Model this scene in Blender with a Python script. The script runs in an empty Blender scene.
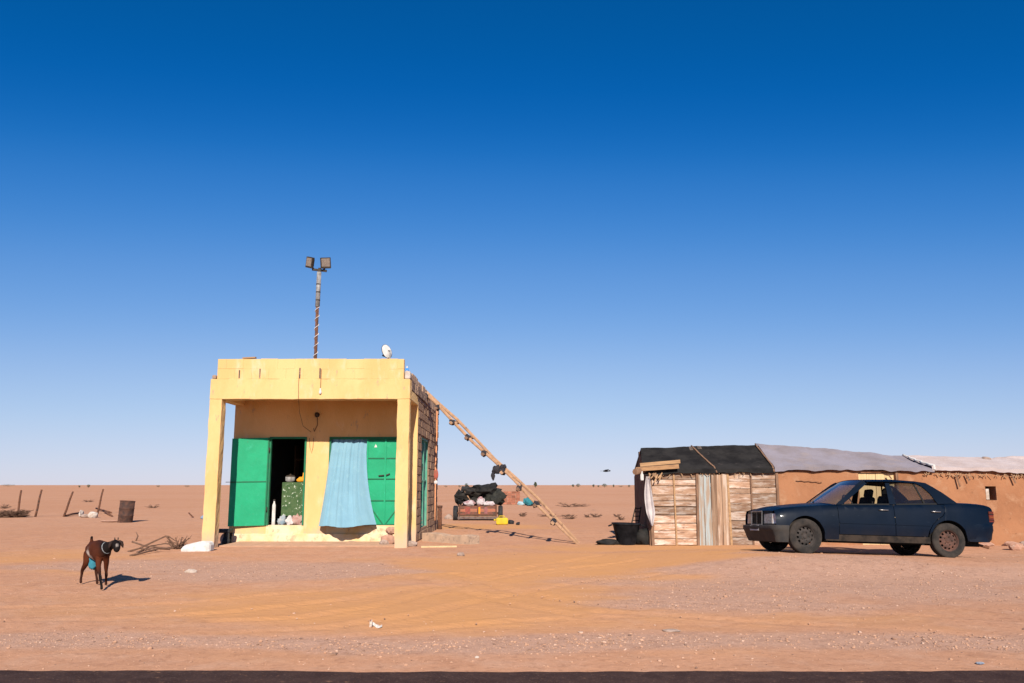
import bpy, bmesh, math, random
import numpy as np
from mathutils import Vector, Matrix, Quaternion

random.seed(7)
rng = np.random.default_rng(11)
SC = bpy.context.scene
COL = SC.collection
R = math.radians

# ------------------------------------------------------------------ camera, sky, sun, exposure
CAM_H = 1.40
FPX = 853.0
PITCH = math.atan(143.5 / FPX)
SUN_EL = R(26.5)
SUN_SIDE = R(4.0)                      # sun stands behind the camera, a touch to its right

cam_d = bpy.data.cameras.new('camera')
cam_d.sensor_width = 36.0
cam_d.lens = FPX / 1024 * 36.0
cam_d.clip_start = 0.1
cam_d.clip_end = 20000
cam = bpy.data.objects.new('camera', cam_d)
COL.objects.link(cam)
cam.location = (0, 0, CAM_H)
cam.rotation_euler = (math.pi / 2 + PITCH, 0, 0)
SC.camera = cam

world = bpy.data.worlds.new('World')
SC.world = world
world.use_nodes = True
wn = world.node_tree
wn.nodes.clear()
w_out = wn.nodes.new('ShaderNodeOutputWorld')
w_bg = wn.nodes.new('ShaderNodeBackground')
w_sky = wn.nodes.new('ShaderNodeTexSky')
w_sky.sky_type = 'NISHITA'
w_sky.sun_disc = False
w_sky.sun_elevation = SUN_EL
w_sky.sun_rotation = math.pi - SUN_SIDE
w_sky.altitude = 2000
w_sky.air_density = 1.0
w_sky.dust_density = 0.5
w_sky.ozone_density = 8.0
EXPOSURE = 1.0
SKY_STRENGTH = 0.09
w_in = wn.nodes.new('ShaderNodeVectorMath'); w_in.operation = 'SCALE'; w_in.inputs['Scale'].default_value = 0.099
w_cv = wn.nodes.new('ShaderNodeRGBCurve')          # the photograph's contrast on the whole sky, one curve for each channel
w_cv.mapping.use_clip = False
w_cv.mapping.extend = 'EXTRAPOLATED'
for ch, P_ in ((0, [(0, 0), (.045, .0005), (.062, .004), (.078, .030), (.118, .135), (.24, .395), (.50, .64), (1, .85)]),
               (1, [(0, 0), (.117, .094), (.147, .122), (.195, .202), (.292, .345), (.533, .585), (.76, .70), (1, .80)]),
               (2, [(0, 0), (.305, .350), (.376, .455), (.485, .605), (.665, .74), (.90, .84), (1, .87)])):
    c_ = w_cv.mapping.curves[ch]
    c_.points[0].location = P_[0]; c_.points[1].location = P_[-1]
    for q in P_[1:-1]: c_.points.new(*q)
w_cv.mapping.update()
w_up = wn.nodes.new('ShaderNodeVectorMath'); w_up.operation = 'SCALE'; w_up.inputs['Scale'].default_value = 1 / (SKY_STRENGTH * 2 ** EXPOSURE)
w_bg.inputs['Strength'].default_value = SKY_STRENGTH
wn.links.new(w_sky.outputs[0], w_in.inputs[0]); wn.links.new(w_in.outputs[0], w_cv.inputs['Color'])
wn.links.new(w_cv.outputs[0], w_up.inputs[0]); wn.links.new(w_up.outputs[0], w_bg.inputs[0])
wn.links.new(w_bg.outputs[0], w_out.inputs[0])

sun_d = bpy.data.lights.new('sun', 'SUN')
sun_d.energy = 3.0
sun_d.angle = R(0.53)
sun_d.color = (1.0, 0.93, 0.82)
sun = bpy.data.objects.new('sun', sun_d)
COL.objects.link(sun)
SUN_DIR = Vector((-math.sin(SUN_SIDE) * math.cos(SUN_EL), math.cos(SUN_SIDE) * math.cos(SUN_EL), -math.sin(SUN_EL)))
sun.rotation_euler = SUN_DIR.to_track_quat('-Z', 'Y').to_euler()
sun.location = (4, -20, 14)

vs = SC.view_settings
vs.view_transform = 'Standard'
vs.look = 'None'
vs.gamma = 1.0
vs.use_curve_mapping = False
vs.exposure = EXPOSURE
SC.cycles.max_bounces = 8
SC.cycles.transparent_max_bounces = 12

# ------------------------------------------------------------------ pixel to place
_F = Vector((0, math.cos(PITCH), math.sin(PITCH)))
_U = Vector((0, -math.sin(PITCH), math.cos(PITCH)))
EYE = Vector((0, 0, CAM_H))
def ray(px, py):
    return _F + Vector((1, 0, 0)) * ((px - 512) / FPX) + _U * ((341.5 - py) / FPX)
def on_ground(px, py, z=0.0):
    d = ray(px, py)
    return EYE + d * ((z - CAM_H) / d.z)
def at_y(px, py, Y):
    d = ray(px, py)
    return EYE + d * (Y / d.y)

# ------------------------------------------------------------------ noise on arrays
def _hash(ix, iy, seed):
    n = (ix.astype(np.int64) * 374761393 + iy.astype(np.int64) * 668265263 + seed * 974711) & 0x7fffffff
    n = ((n ^ (n >> 13)) * 1274126177) & 0x7fffffff
    return ((n ^ (n >> 16)) & 0xffff) / 65535.0
def vnoise(x, y, seed=0):
    x = np.asarray(x, float); y = np.asarray(y, float)
    ix, iy = np.floor(x), np.floor(y)
    fx, fy = x - ix, y - iy
    fx = fx * fx * (3 - 2 * fx); fy = fy * fy * (3 - 2 * fy)
    a = _hash(ix, iy, seed); b = _hash(ix + 1, iy, seed)
    c = _hash(ix, iy + 1, seed); d = _hash(ix + 1, iy + 1, seed)
    return a + (b - a) * fx + (c - a) * fy + (a - b - c + d) * fx * fy
def fbm(x, y, seed=0, oct=4):
    s = 0; a = 0.5
    for i in range(oct):
        s = s + a * vnoise(x * 2 ** i, y * 2 ** i, seed + i * 17); a *= 0.5
    return s
def sstep(a, b, x):
    t = np.clip((np.asarray(x, float) - a) / (b - a), 0, 1)
    return t * t * (3 - 2 * t)

# ------------------------------------------------------------------ mesh builder
ORG = {}
class MB:
    def __init__(s): s.v = []; s.f = []; s.m = []; s.sm = []
    def add(s, vs_, fs, mi=0, smooth=False):
        b = len(s.v); s.v += [tuple(p) for p in vs_]
        for f in fs:
            s.f.append(tuple(i + b for i in f)); s.m.append(mi); s.sm.append(smooth)
        return s
    def box(s, c, d, rot=None, mi=0, taper=1.0):
        hx, hy, hz = d[0] / 2, d[1] / 2, d[2] / 2
        P = [Vector((x * hx * (taper if z > 0 else 1), y * hy * (taper if z > 0 else 1), z * hz)) for z in (-1, 1) for y in (-1, 1) for x in (-1, 1)]
        if rot is not None: P = [rot @ p for p in P]
        c = Vector(c)
        return s.add([p + c for p in P], [(0, 2, 3, 1), (4, 5, 7, 6), (0, 1, 5, 4), (2, 6, 7, 3), (0, 4, 6, 2), (1, 3, 7, 5)], mi)
    def mm(s, x0, x1, y0, y1, z0, z1, mi=0):
        return s.box(((x0 + x1) / 2, (y0 + y1) / 2, (z0 + z1) / 2), (x1 - x0, y1 - y0, z1 - z0), None, mi)
    def bar(s, a, b, w, h, mi=0, up=(0, 0, 1)):
        a = Vector(a); b = Vector(b); d = (b - a); L = d.length; d.normalize()
        u = Vector(up); x = d.cross(u)
        if x.length < 1e-4: x = d.cross(Vector((1, 0, 0)))
        x.normalize(); z = x.cross(d)
        rot = Matrix((x, d, z)).transposed()
        return s.box((a + b) / 2, (w, L, h), rot, mi)
    def tube(s, pts, r, n=8, mi=0, smooth=True, cap=True):
        pts = [Vector(p) for p in pts]; k = len(pts)
        rs = r if isinstance(r, (list, tuple)) else [r] * k
        V = []; px = None
        for i, p in enumerate(pts):
            d = (pts[min(i + 1, k - 1)] - pts[max(i - 1, 0)]).normalized()
            if px is None:
                px = d.cross(Vector((0, 0, 1)))
                if px.length < 1e-3: px = d.cross(Vector((0, 1, 0)))
            px = (px - d * px.dot(d)).normalized(); py = d.cross(px)
            for j in range(n):
                a = 2 * math.pi * j / n
                V.append(p + (px * math.cos(a) + py * math.sin(a)) * rs[i])
        F = [(i * n + j, i * n + (j + 1) % n, (i + 1) * n + (j + 1) % n, (i + 1) * n + j) for i in range(k - 1) for j in range(n)]
        s.add(V, F, mi, smooth)
        if cap: 
            b = len(s.v) - k * n
            s.f.append(tuple(b + j for j in range(n))[::-1]); s.m.append(mi); s.sm.append(False)
            s.f.append(tuple(b + (k - 1) * n + j for j in range(n))); s.m.append(mi); s.sm.append(False)
        return s
    def lathe(s, prof, c=(0, 0, 0), axis='Z', n=24, mi=0, smooth=True, skip=None):
        V = []; c = Vector(c); k = len(prof)
        for (r, h) in prof:
            for j in range(n):
                a = 2 * math.pi * j / n
                p = (r * math.cos(a), r * math.sin(a), h)
                if axis == 'Y': p = (p[0], p[2], p[1])
                if axis == 'X': p = (p[2], p[0], p[1])
                V.append(c + Vector(p))
        F = []
        for i in range(k - 1):
            for j in range(n):
                if skip and skip(i, j): continue
                F.append((i * n + j, i * n + (j + 1) % n, (i + 1) * n + (j + 1) % n, (i + 1) * n + j))
        return s.add(V, F, mi, smooth)
    def grid(s, fn, nu, nv, mi=0, smooth=True, keep=None):
        V = [fn(i / nu, j / nv) for j in range(nv + 1) for i in range(nu + 1)]
        F = [(j * (nu + 1) + i, j * (nu + 1) + i + 1, (j + 1) * (nu + 1) + i + 1, (j + 1) * (nu + 1) + i)
             for j in range(nv) for i in range(nu) if keep is None or keep(i, j)]
        return s.add(V, F, mi, smooth)
    def blob(s, c, d, seed=0, amp=0.25, sub=2, mi=0, smooth=True, flat=None, rot=None):
        bm = bmesh.new(); bmesh.ops.create_icosphere(bm, subdivisions=sub, radius=1)
        bm.verts.ensure_lookup_table(); V = []
        from mathutils import noise as N
        for v in bm.verts:
            k = 1 + amp * N.noise(v.co * 1.6 + Vector((seed * 3.7, seed * 1.3, 0))) + amp * .5 * N.noise(v.co * 3.7 + Vector((seed, 0, seed)))
            if sub >= 3: k += amp * .30 * (1 - 2 * abs(N.noise(v.co * 4.1 + Vector((0, seed * 2.1, seed)))) - .5) + amp * .12 * (1 - 2 * abs(N.noise(v.co * 9.3 + Vector((seed, seed * 2.1, 0)))) - .5)
            p = Vector((v.co.x * d[0] / 2, v.co.y * d[1] / 2, v.co.z * d[2] / 2)) * k
            if flat is not None and p.z < flat: p.z = flat
            if rot is not None: p = rot @ p
            V.append(p + Vector(c))
        F = [tuple(v.index for v in f.verts) for f in bm.faces]; bm.free()
        return s.add(V, F, mi, smooth)
    def mesh(s, name, mats, org=(0, 0, 0)):
        me = bpy.data.meshes.new(name)
        o = Vector(org)
        me.from_pydata([tuple(Vector(p) - o) for p in s.v], [], s.f)
        for m in (mats if isinstance(mats, (list, tuple)) else [mats]): me.materials.append(m)
        me.polygons.foreach_set('material_index', s.m)
        me.polygons.foreach_set('use_smooth', s.sm)
        me.update()
        return me
    def build(s, name, mats, parent=None, origin=None, bevel=0, solid=0, recalc=True, rough=0, cell=.13):
        if parent is not None: org = ORG[parent.name]
        elif origin is not None: org = Vector(origin)
        else:
            a = np.array([tuple(p) for p in s.v])
            org = Vector(((a[:, 0].min() + a[:, 0].max()) / 2, (a[:, 1].min() + a[:, 1].max()) / 2, a[:, 2].min()))
        me = s.mesh(name, mats, org)
        if recalc:
            bm = bmesh.new(); bm.from_mesh(me); bmesh.ops.recalc_face_normals(bm, faces=bm.faces); bm.to_mesh(me); bm.free()
        if rough:                      # hand-made edges: cut fine and shift every corner a little
            from mathutils import noise as N
            bm = bmesh.new(); bm.from_mesh(me)
            for ax_ in range(3):
                cs = [v.co[ax_] for v in bm.verts]; lo, hi = min(cs), max(cs); nn = int((hi - lo) / cell)
                for k in range(1, nn + 1):
                    pc = [0, 0, 0]; pn = [0, 0, 0]; pc[ax_] = lo + (hi - lo) * k / (nn + 1); pn[ax_] = 1
                    bmesh.ops.bisect_plane(bm, geom=bm.verts[:] + bm.edges[:] + bm.faces[:], plane_co=pc, plane_no=pn)
            for v in bm.verts:
                q = (v.co + org) * 3.1; w = (v.co + org) * 11.0
                v.co += (N.noise_vector(q) + N.noise_vector(w) * .55) * rough
            bm.to_mesh(me); bm.free()
        o = bpy.data.objects.new(name, me); COL.objects.link(o)
        if parent is not None: o.parent = parent
        else: o.location = org
        ORG[o.name] = Vector(org)
        if solid:
            md = o.modifiers.new('solid', 'SOLIDIFY'); md.thickness = solid; md.offset = 0
            md = o.modifiers.new('split', 'EDGE_SPLIT'); md.split_angle = R(45)
        if bevel:
            md = o.modifiers.new('bevel', 'BEVEL'); md.width = bevel; md.segments = 2; md.limit_method = 'ANGLE'; md.angle_limit = R(40)
        return o

def tag(o, label, cat, group=None):
    o['label'] = label; o['category'] = cat
    if group: o['group'] = group
    return o
def thing(name, label, cat, loc=(0, 0, 0), group=None):
    o = bpy.data.objects.new(name, None); COL.objects.link(o)
    o.empty_display_size = 0.2; o.location = loc; ORG[o.name] = Vector(loc)
    return tag(o, label, cat, group)
def piece(name, me, parent, loc, scale=(1, 1, 1), rot=(0, 0, 0)):
    """a piece that shares mesh data; loc in world, parent an unrotated thing or part"""
    o = bpy.data.objects.new(name, me); COL.objects.link(o)
    o.parent = parent; o.location = Vector(loc) - ORG[parent.name]; o.scale = scale; o.rotation_euler = rot
    return o

# ------------------------------------------------------------------ materials
def new_mat(name):
    m = bpy.data.materials.new(name); m.use_nodes = True
    nt = m.node_tree; b = nt.nodes['Principled BSDF']
    return m, nt, b
ALBEDO = 1.5
def pmat(name, c1, c2=None, scale=4.0, rough=0.85, bump=0.0, bscale=40.0, metal=0.0, stretch=(1, 1, 1), c3=None, s3=14.0, t3=(0.55, 0.7), rand=0.0, detail=6, spec=0.15, coat=0.0, t2=(0.35, 0.65), c4=None, s4=20.0, t4=(0.62, 0.70), splash=None):
    c1, c2, c3, c4 = (None if c is None else tuple(min(.8, x * ALBEDO) for x in c) for c in (c1, c2, c3, c4))
    """base colour with broad noise between c1 and c2, stains or chips of c3, fine relief"""
    m, nt, b = new_mat(name); N = nt.nodes; L = nt.links
    geo = N.new('ShaderNodeNewGeometry'); mp = N.new('ShaderNodeMapping'); mp.inputs['Scale'].default_value = stretch
    L.new(geo.outputs['Position'], mp.inputs['Vector']); vec = mp.outputs['Vector']
    if rand:
        oi = N.new('ShaderNodeObjectInfo'); ad = N.new('ShaderNodeVectorMath'); ad.operation = 'MULTIPLY_ADD'
        ad.inputs[1].default_value = (37, 53, 71)
        L.new(oi.outputs['Random'], ad.inputs[0]); L.new(vec, ad.inputs[2]); vec = ad.outputs[0]
    def noise(sc, det=detail, ro=0.6):
        n = N.new('ShaderNodeTexNoise'); n.inputs['Scale'].default_value = sc; n.inputs['Detail'].default_value = det; n.inputs['Roughness'].default_value = ro
        L.new(vec, n.inputs['Vector']); return n.outputs['Fac']
    def rng_(fac, lo, hi):
        r = N.new('ShaderNodeMapRange'); r.inputs[1].default_value = lo; r.inputs[2].default_value = hi; r.interpolation_type = 'SMOOTHSTEP'
        L.new(fac, r.inputs[0]); return r.outputs[0]
    def mix(f, a, c):
        x = N.new('ShaderNodeMix'); x.data_type = 'RGBA'
        if isinstance(f, float): x.inputs[0].default_value = f
        else: L.new(f, x.inputs[0])
        for i, q in ((6, a), (7, c)):
            if isinstance(q, tuple): x.inputs[i].default_value = (*q, 1)
            else: L.new(q, x.inputs[i])
        return x.outputs[2]
    col = tuple(c1)
    if c2 is not None: col = mix(rng_(noise(scale), *t2), tuple(c1), tuple(c2))
    if c3 is not None: col = mix(rng_(noise(s3), *t3), col, tuple(c3))
    if c4 is not None: col = mix(rng_(noise(s4, 4, 0.7), *t4), col, tuple(c4))
    if splash is not None:             # dust and mud splashed up from the ground
        sx = N.new('ShaderNodeSeparateXYZ'); L.new(geo.outputs['Position'], sx.inputs[0])
        ad2 = N.new('ShaderNodeMath'); ad2.operation = 'MULTIPLY_ADD'; ad2.inputs[1].default_value = -1.1; L.new(noise(3.5, 5, 0.7), ad2.inputs[0]); L.new(sx.outputs['Z'], ad2.inputs[2])
        col = mix(rng_(ad2.outputs[0], -0.05, -0.50), col, tuple(min(.8, x * ALBEDO) for x in splash))
    if rand:
        h = N.new('ShaderNodeHueSaturation'); r = N.new('ShaderNodeMapRange')
        r.inputs[3].default_value = 1 - rand; r.inputs[4].default_value = 1 + rand
        L.new(oi.outputs['Random'], r.inputs[0]); L.new(r.outputs[0], h.inputs['Value'])
        if isinstance(col, tuple): h.inputs['Color'].default_value = (*col, 1)
        else: L.new(col, h.inputs['Color'])
        col = h.outputs[0]
    if isinstance(col, tuple): b.inputs['Base Color'].default_value = (*col, 1)
    else: L.new(col, b.inputs['Base Color'])
    b.inputs['Diffuse Roughness'].default_value = 0.5
    b.inputs['Roughness'].default_value = rough; b.inputs['Metallic'].default_value = metal
    b.inputs['Specular IOR Level'].default_value = spec
    if coat: b.inputs['Coat Weight'].default_value = coat; b.inputs['Coat Roughness'].default_value = 0.15
    if bump:
        bp = N.new('ShaderNodeBump'); bp.inputs['Strength'].default_value = bump; bp.inputs['Distance'].default_value = 0.02
        L.new(noise(bscale, 8, 0.65), bp.inputs['Height']); L.new(bp.outputs[0], b.inputs['Normal'])
    return m
def glass_mat(name, tint, gloss=0.12, dust=0.0):
    m = bpy.data.materials.new(name); m.use_nodes = True; nt = m.node_tree; N = nt.nodes; L = nt.links; N.clear()
    o = N.new('ShaderNodeOutputMaterial'); t = N.new('ShaderNodeBsdfTransparent'); t.inputs[0].default_value = (*tint, 1)
    g = N.new('ShaderNodeBsdfGlossy'); g.inputs['Roughness'].default_value = 0.03
    fr = N.new('ShaderNodeLayerWeight'); fr.inputs[0].default_value = 0.5
    pw = N.new('ShaderNodeMath'); pw.operation = 'POWER'; pw.inputs[1].default_value = 4.0; L.new(fr.outputs['Facing'], pw.inputs[0])
    ad = N.new('ShaderNodeMath'); ad.operation = 'MULTIPLY_ADD'; ad.inputs[1].default_value = 0.8; ad.inputs[2].default_value = gloss - 0.04
    mx = N.new('ShaderNodeMixShader'); L.new(pw.outputs[0], ad.inputs[0]); L.new(ad.outputs[0], mx.inputs[0])
    L.new(t.outputs[0], mx.inputs[1]); L.new(g.outputs[0], mx.inputs[2]); last = mx.outputs[0]
    if dust:
        d = N.new('ShaderNodeBsdfDiffuse'); d.inputs[0].default_value = (0.42, 0.30, 0.22, 1)
        m2 = N.new('ShaderNodeMixShader'); m2.inputs[0].default_value = dust
        L.new(last, m2.inputs[1]); L.new(d.outputs[0], m2.inputs[2]); last = m2.outputs[0]
    L.new(last, o.inputs[0]); return m

YELLOW = pmat('yellow_plaster', (0.53, 0.352, 0.160), (0.48, 0.305, 0.125), 1.3, 0.9, 0.4, 30, stretch=(1, 1, 0.4), c3=(0.50, 0.37, 0.22), s3=4.0, t3=(0.54, 0.76), c4=(0.36, 0.245, 0.145), s4=7.0, t4=(0.60, 0.72), splash=(0.42, 0.29, 0.19))
YELLOW_BASE = pmat('worn_yellow_plaster', (0.51, 0.345, 0.17), (0.52, 0.42, 0.29), 2.5, 0.9, 0.45, 30, c3=(0.40, 0.27, 0.17), s3=7.0, t3=(0.53, 0.66))
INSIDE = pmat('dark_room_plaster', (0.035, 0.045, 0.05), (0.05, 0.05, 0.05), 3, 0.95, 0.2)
CONCRETE = pmat('raw_concrete', (0.33, 0.22, 0.15), (0.25, 0.17, 0.12), 5, 0.95, 0.6, 30, c3=(0.15, 0.10, 0.08), s3=9)
STAIN = pmat('blackened_concrete', (0.10, 0.07, 0.055), (0.30, 0.20, 0.14), 8, 0.95, 0.8, 25, t2=(0.45, 0.6))
BRICK = pmat('mud_brick', (0.235, 0.145, 0.092), (0.19, 0.115, 0.075), 9, 0.95, 0.6, 40, rand=0.10, c3=(0.27, 0.18, 0.12), s3=20)
MORTAR = pmat('mud_mortar', (0.215, 0.132, 0.085), (0.185, 0.113, 0.074), 12, 0.95, 0.5, 40)
GREEN = pmat('green_door_paint', (0.009, 0.25, 0.118), (0.008, 0.215, 0.10), 2.2, 0.5, 0.5, 2.5, c3=(0.022, 0.27, 0.15), s3=5, t3=(0.56, 0.78), spec=0.2, c4=(0.05, 0.13, 0.07), s4=12.0, t4=(0.66, 0.74))
GREEN_DARK = pmat('green_frame_paint', (0.012, 0.13, 0.06), (0.02, 0.10, 0.05), 6, 0.55, 0.1, 40)
GREEN_OLD = pmat('faded_green_paint', (0.06, 0.22, 0.15), (0.10, 0.24, 0.18), 5, 0.7, 0.15, 40, c3=(0.22, 0.2, 0.15), s3=12, t3=(0.6, 0.7))
DARK_METAL = pmat('dark_metal', (0.025, 0.022, 0.02), (0.05, 0.035, 0.025), 20, 0.6, 0.1, 60, metal=0.3)
RUST = pmat('rusty_steel', (0.13, 0.055, 0.03), (0.07, 0.035, 0.025), 18, 0.85, 0.35, 60, c3=(0.04, 0.03, 0.028), s3=9)
GALV = pmat('grey_pole_paint', (0.25, 0.24, 0.235), (0.16, 0.145, 0.135), 12, 0.6, 0.1, 60, metal=0.2)
WHITE = pmat('white_paint', (0.46, 0.445, 0.43), (0.37, 0.345, 0.32), 8, 0.7, 0.15, 40)
WHITE_STONE = pmat('whitewashed_stone', (0.40, 0.35, 0.31), (0.31, 0.24, 0.19), 9, 0.9, 0.6, 25)
PINK_STONE = pmat('pinkish_stone', (0.34, 0.19, 0.135), (0.26, 0.145, 0.10), 9, 0.95, 0.7, 25, c3=(0.38, 0.27, 0.21), s3=14)
GREY_STONE = pmat('grey_stone', (0.30, 0.22, 0.18), (0.20, 0.14, 0.11), 9, 0.95, 0.7, 25)
CURTAIN = pmat('light_blue_cloth', (0.155, 0.275, 0.335), (0.138, 0.25, 0.31), 2, 0.9, 0.12, 60, c3=(0.165, 0.285, 0.335), s3=5)
WOOD_LADDER = pmat('pale_ladder_wood', (0.33, 0.195, 0.115), (0.25, 0.145, 0.085), 8, 0.85, 0.3, 40, c3=(0.15, 0.09, 0.06), s3=11)
RAG = pmat('dark_rag', (0.016, 0.016, 0.022), (0.032, 0.028, 0.03), 16, 0.95, 0.4, 40)
BLACK = pmat('black_plastic', (0.014, 0.014, 0.016), (0.03, 0.028, 0.027), 8, 0.55, 0.2, 30)
BLACK_BAG = pmat('black_sheet', (0.008, 0.008, 0.008), (0.022, 0.019, 0.017), 4, 0.7, 0.4, 18)
ORANGE = pmat('orange_plastic', (0.72, 0.22, 0.02), None, rough=0.6)
RED = pmat('faded_red_paint', (0.30, 0.07, 0.05), (0.20, 0.08, 0.05), 9, 0.8, 0.4, 30, c3=(0.13, 0.08, 0.06), s3=12)
YELLOWP = pmat('yellow_plastic', (0.46, 0.33, 0.02), (0.40, 0.27, 0.02), 6, 0.5)
TEAL = pmat('teal_cloth', (0.03, 0.16, 0.18), (0.02, 0.10, 0.12), 8, 0.9, 0.4, 30)
ROPE = pmat('orange_rope', (0.55, 0.25, 0.13), (0.45, 0.20, 0.10), 20, 0.9)
CLOTH_WHITE = pmat('white_cloth', (0.44, 0.40, 0.39), (0.34, 0.30, 0.295), 4, 0.95, 0.4, 20)
WOODS = dict(c3=(0.62, 0.50, 0.40), s3=3.0, t3=(0.47, 0.60))
PLANK = pmat('weathered_plank', (0.335, 0.215, 0.145), (0.225, 0.125, 0.078), 2.4, 0.9, 0.7, 14, stretch=(1.2, 1, 6), rand=0.36, c3=(0.42, 0.335, 0.28), s3=2.2, t3=(0.45, 0.66), c4=(0.10, 0.05, 0.03), s4=4.0, t4=(0.58, 0.70))
PLANK_V = pmat('weathered_door_plank', (0.29, 0.185, 0.12), (0.18, 0.105, 0.068), 2.2, 0.9, 0.5, 14, stretch=(9, 1, 0.6), rand=0.22, c3=(0.36, 0.275, 0.215), s3=1.7, t3=(0.50, 0.62))
PLANK_BLUE = pmat('pale_blue_plank', (0.27, 0.29, 0.285), (0.26, 0.19, 0.14), 2.0, 0.9, 0.5, 14, stretch=(8, 1, 0.7), t2=(0.42, 0.60))
PLANK_DARK = pmat('post_and_shaded_end_wood', (0.12, 0.065, 0.04), (0.19, 0.11, 0.07), 5, 0.9, 0.5, 20, stretch=(4, 4, 0.7))  # also colours the shed's left end, to carry its shade
BEAM_WOOD = pmat('orange_board_wood', (0.33, 0.20, 0.105), (0.25, 0.145, 0.075), 3, 0.85, 0.4, 20, stretch=(0.7, 3, 6))
PALE_WOOD = pmat('pale_door_wood', (0.46, 0.34, 0.19), (0.40, 0.28, 0.15), 3, 0.85, 0.3, 20, stretch=(6, 1, 0.7))
ADOBE = pmat('adobe_plaster', (0.275, 0.127, 0.064), (0.225, 0.100, 0.050), 1.6, 0.95, 0.8, 14, c3=(0.30, 0.16, 0.09), s3=3.2, t3=(0.50, 0.70), c4=(0.17, 0.08, 0.042), s4=7.0, t4=(0.60, 0.74))
TARP_BLACK = pmat('black_tarp', (0.010, 0.009, 0.009), (0.020, 0.018, 0.017), 2.5, 0.9, 0.4, 12, c3=(0.04, 0.033, 0.03), s3=4, t3=(0.62, 0.75), spec=0.08)
TARP_GREY = pmat('grey_tarp', (0.176, 0.155, 0.175), (0.145, 0.122, 0.128), 1.3, 0.85, 1.0, 6, c3=(0.195, 0.155, 0.145), s3=1.8, t3=(0.5, 0.75))
TARP_WHITE = pmat('white_tarp', (0.33, 0.272, 0.26), (0.29, 0.228, 0.21), 1.6, 0.85, 1.0, 6)
STRAW = pmat('dry_straw', (0.34, 0.21, 0.12), (0.20, 0.12, 0.07), 14, 0.95)
TWIG = pmat('dry_twig', (0.13, 0.075, 0.05), (0.09, 0.05, 0.035), 14, 0.95)
LEAF = pmat('dusty_leaf', (0.055, 0.07, 0.035), (0.04, 0.045, 0.025), 3, 0.9)

# ------------------------------------------------------------------ where the car stands (its four contact points shape the ground there)
CAR_YAW = R(4.5)
WB = 2.665
CAR_Y = 15.80
_rear = at_y(949, 557.6, CAR_Y)
_k = None
_front = at_y(806.2, 553.4, CAR_Y - WB * math.sin(CAR_YAW))
CAR_EX = (_rear - _front).normalized()
_ey = Vector((-CAR_EX.y, CAR_EX.x, -0.045)).normalized()
CAR_EZ = CAR_EX.cross(_ey).normalized()
CAR_EY = CAR_EZ.cross(CAR_EX).normalized()
CAR_FRONT = _front
print('wheelbase in metres', (_rear - _front).length, _front, _rear)

def H(x, y):
    x = np.asarray(x, float); y = np.asarray(y, float)
    near = sstep(60, 26, y)
    h = near * (0.05 * (fbm(x * 0.35, y * 0.35, 3, 3) - 0.45) + 0.035 * (fbm(x * 1.3, y * 1.3, 9, 3) - 0.45))
    h = h * sstep(6.9, 9.0, y)
    h = h * (1 - 0.85 * sstep(4.5, 3.2, np.hypot((x + 4.7) * 0.9, y - 23)))       # level round the shop
    # low sand bank behind and to the right of the shop
    h = h + 0.05 * np.exp(-(((x + 0.2) / 2.6) ** 2 + ((y - 26.5) / 1.8) ** 2))
    h = h + sstep(160, 900, y) * 2.4 * (fbm(x / 210.0, y / 330.0, 41, 4) - 0.52)       # the far plain is not quite level
    # the rise the car stands on
    ax, ay = CAR_EX.x, CAR_EX.y
    lu = (x - CAR_FRONT.x) * ax + (y - CAR_FRONT.y) * ay
    lv = -(x - CAR_FRONT.x) * ay + (y - CAR_FRONT.y) * ax
    plane = CAR_FRONT.z + lu * CAR_EX.z + lv * (-0.045)
    plane = np.clip(plane, -0.05, 0.22)
    du = np.maximum(np.maximum(-0.7 - lu, lu - WB - 0.7), 0); dv = np.maximum(np.maximum(-0.45 - lv, lv - 1.75), 0)
    w = sstep(3.0, 0.0, np.hypot(du, dv * 1.25))
    return h * (1 - w) + plane * w
def hz(x, y): return float(H(x, y))
def gpt(px, py):
    """the point of the uneven ground that a pixel shows"""
    p = on_ground(px, py, 0)
    for _ in range(6): p = on_ground(px, py, hz(p.x, p.y))
    return p

# tyre tracks in the soft sand: curves across the ground, as (pixel) runs
def ground_curve(pix):
    P = [on_ground(*q) for q in pix]
    out = []
    for i in range(len(P) - 1):
        a, b = P[i], P[i + 1]
        for t in np.linspace(0, 1, 24, endpoint=False): out.append((a.x + (b.x - a.x) * t, a.y + (b.y - a.y) * t))
    out.append((P[-1].x, P[-1].y))
    return np.array(out)
TRACKS = [ground_curve(q) for q in (
    [(215, 622), (300, 618), (380, 607), (440, 590), (520, 574), (640, 562)],
    [(230, 634), (330, 628), (420, 615), (500, 596), (600, 580), (700, 572)],
    [(420, 578), (470, 592), (520, 606), (590, 617)],
    [(455, 574), (505, 588), (560, 600), (640, 610)],
    [(300, 604), (380, 596), (460, 582), (540, 566), (600, 556)],
    [(330, 640), (430, 628), (520, 620), (640, 617)],
    [(0, 607), (110, 605), (220, 600), (330, 590), (420, 572)],
    [(0, 622), (110, 620), (230, 612), (340, 600), (430, 586)],
    [(620, 600), (740, 606), (860, 612), (1024, 622)],
    [(600, 612), (740, 620), (870, 628), (1024, 640)])]
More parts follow.
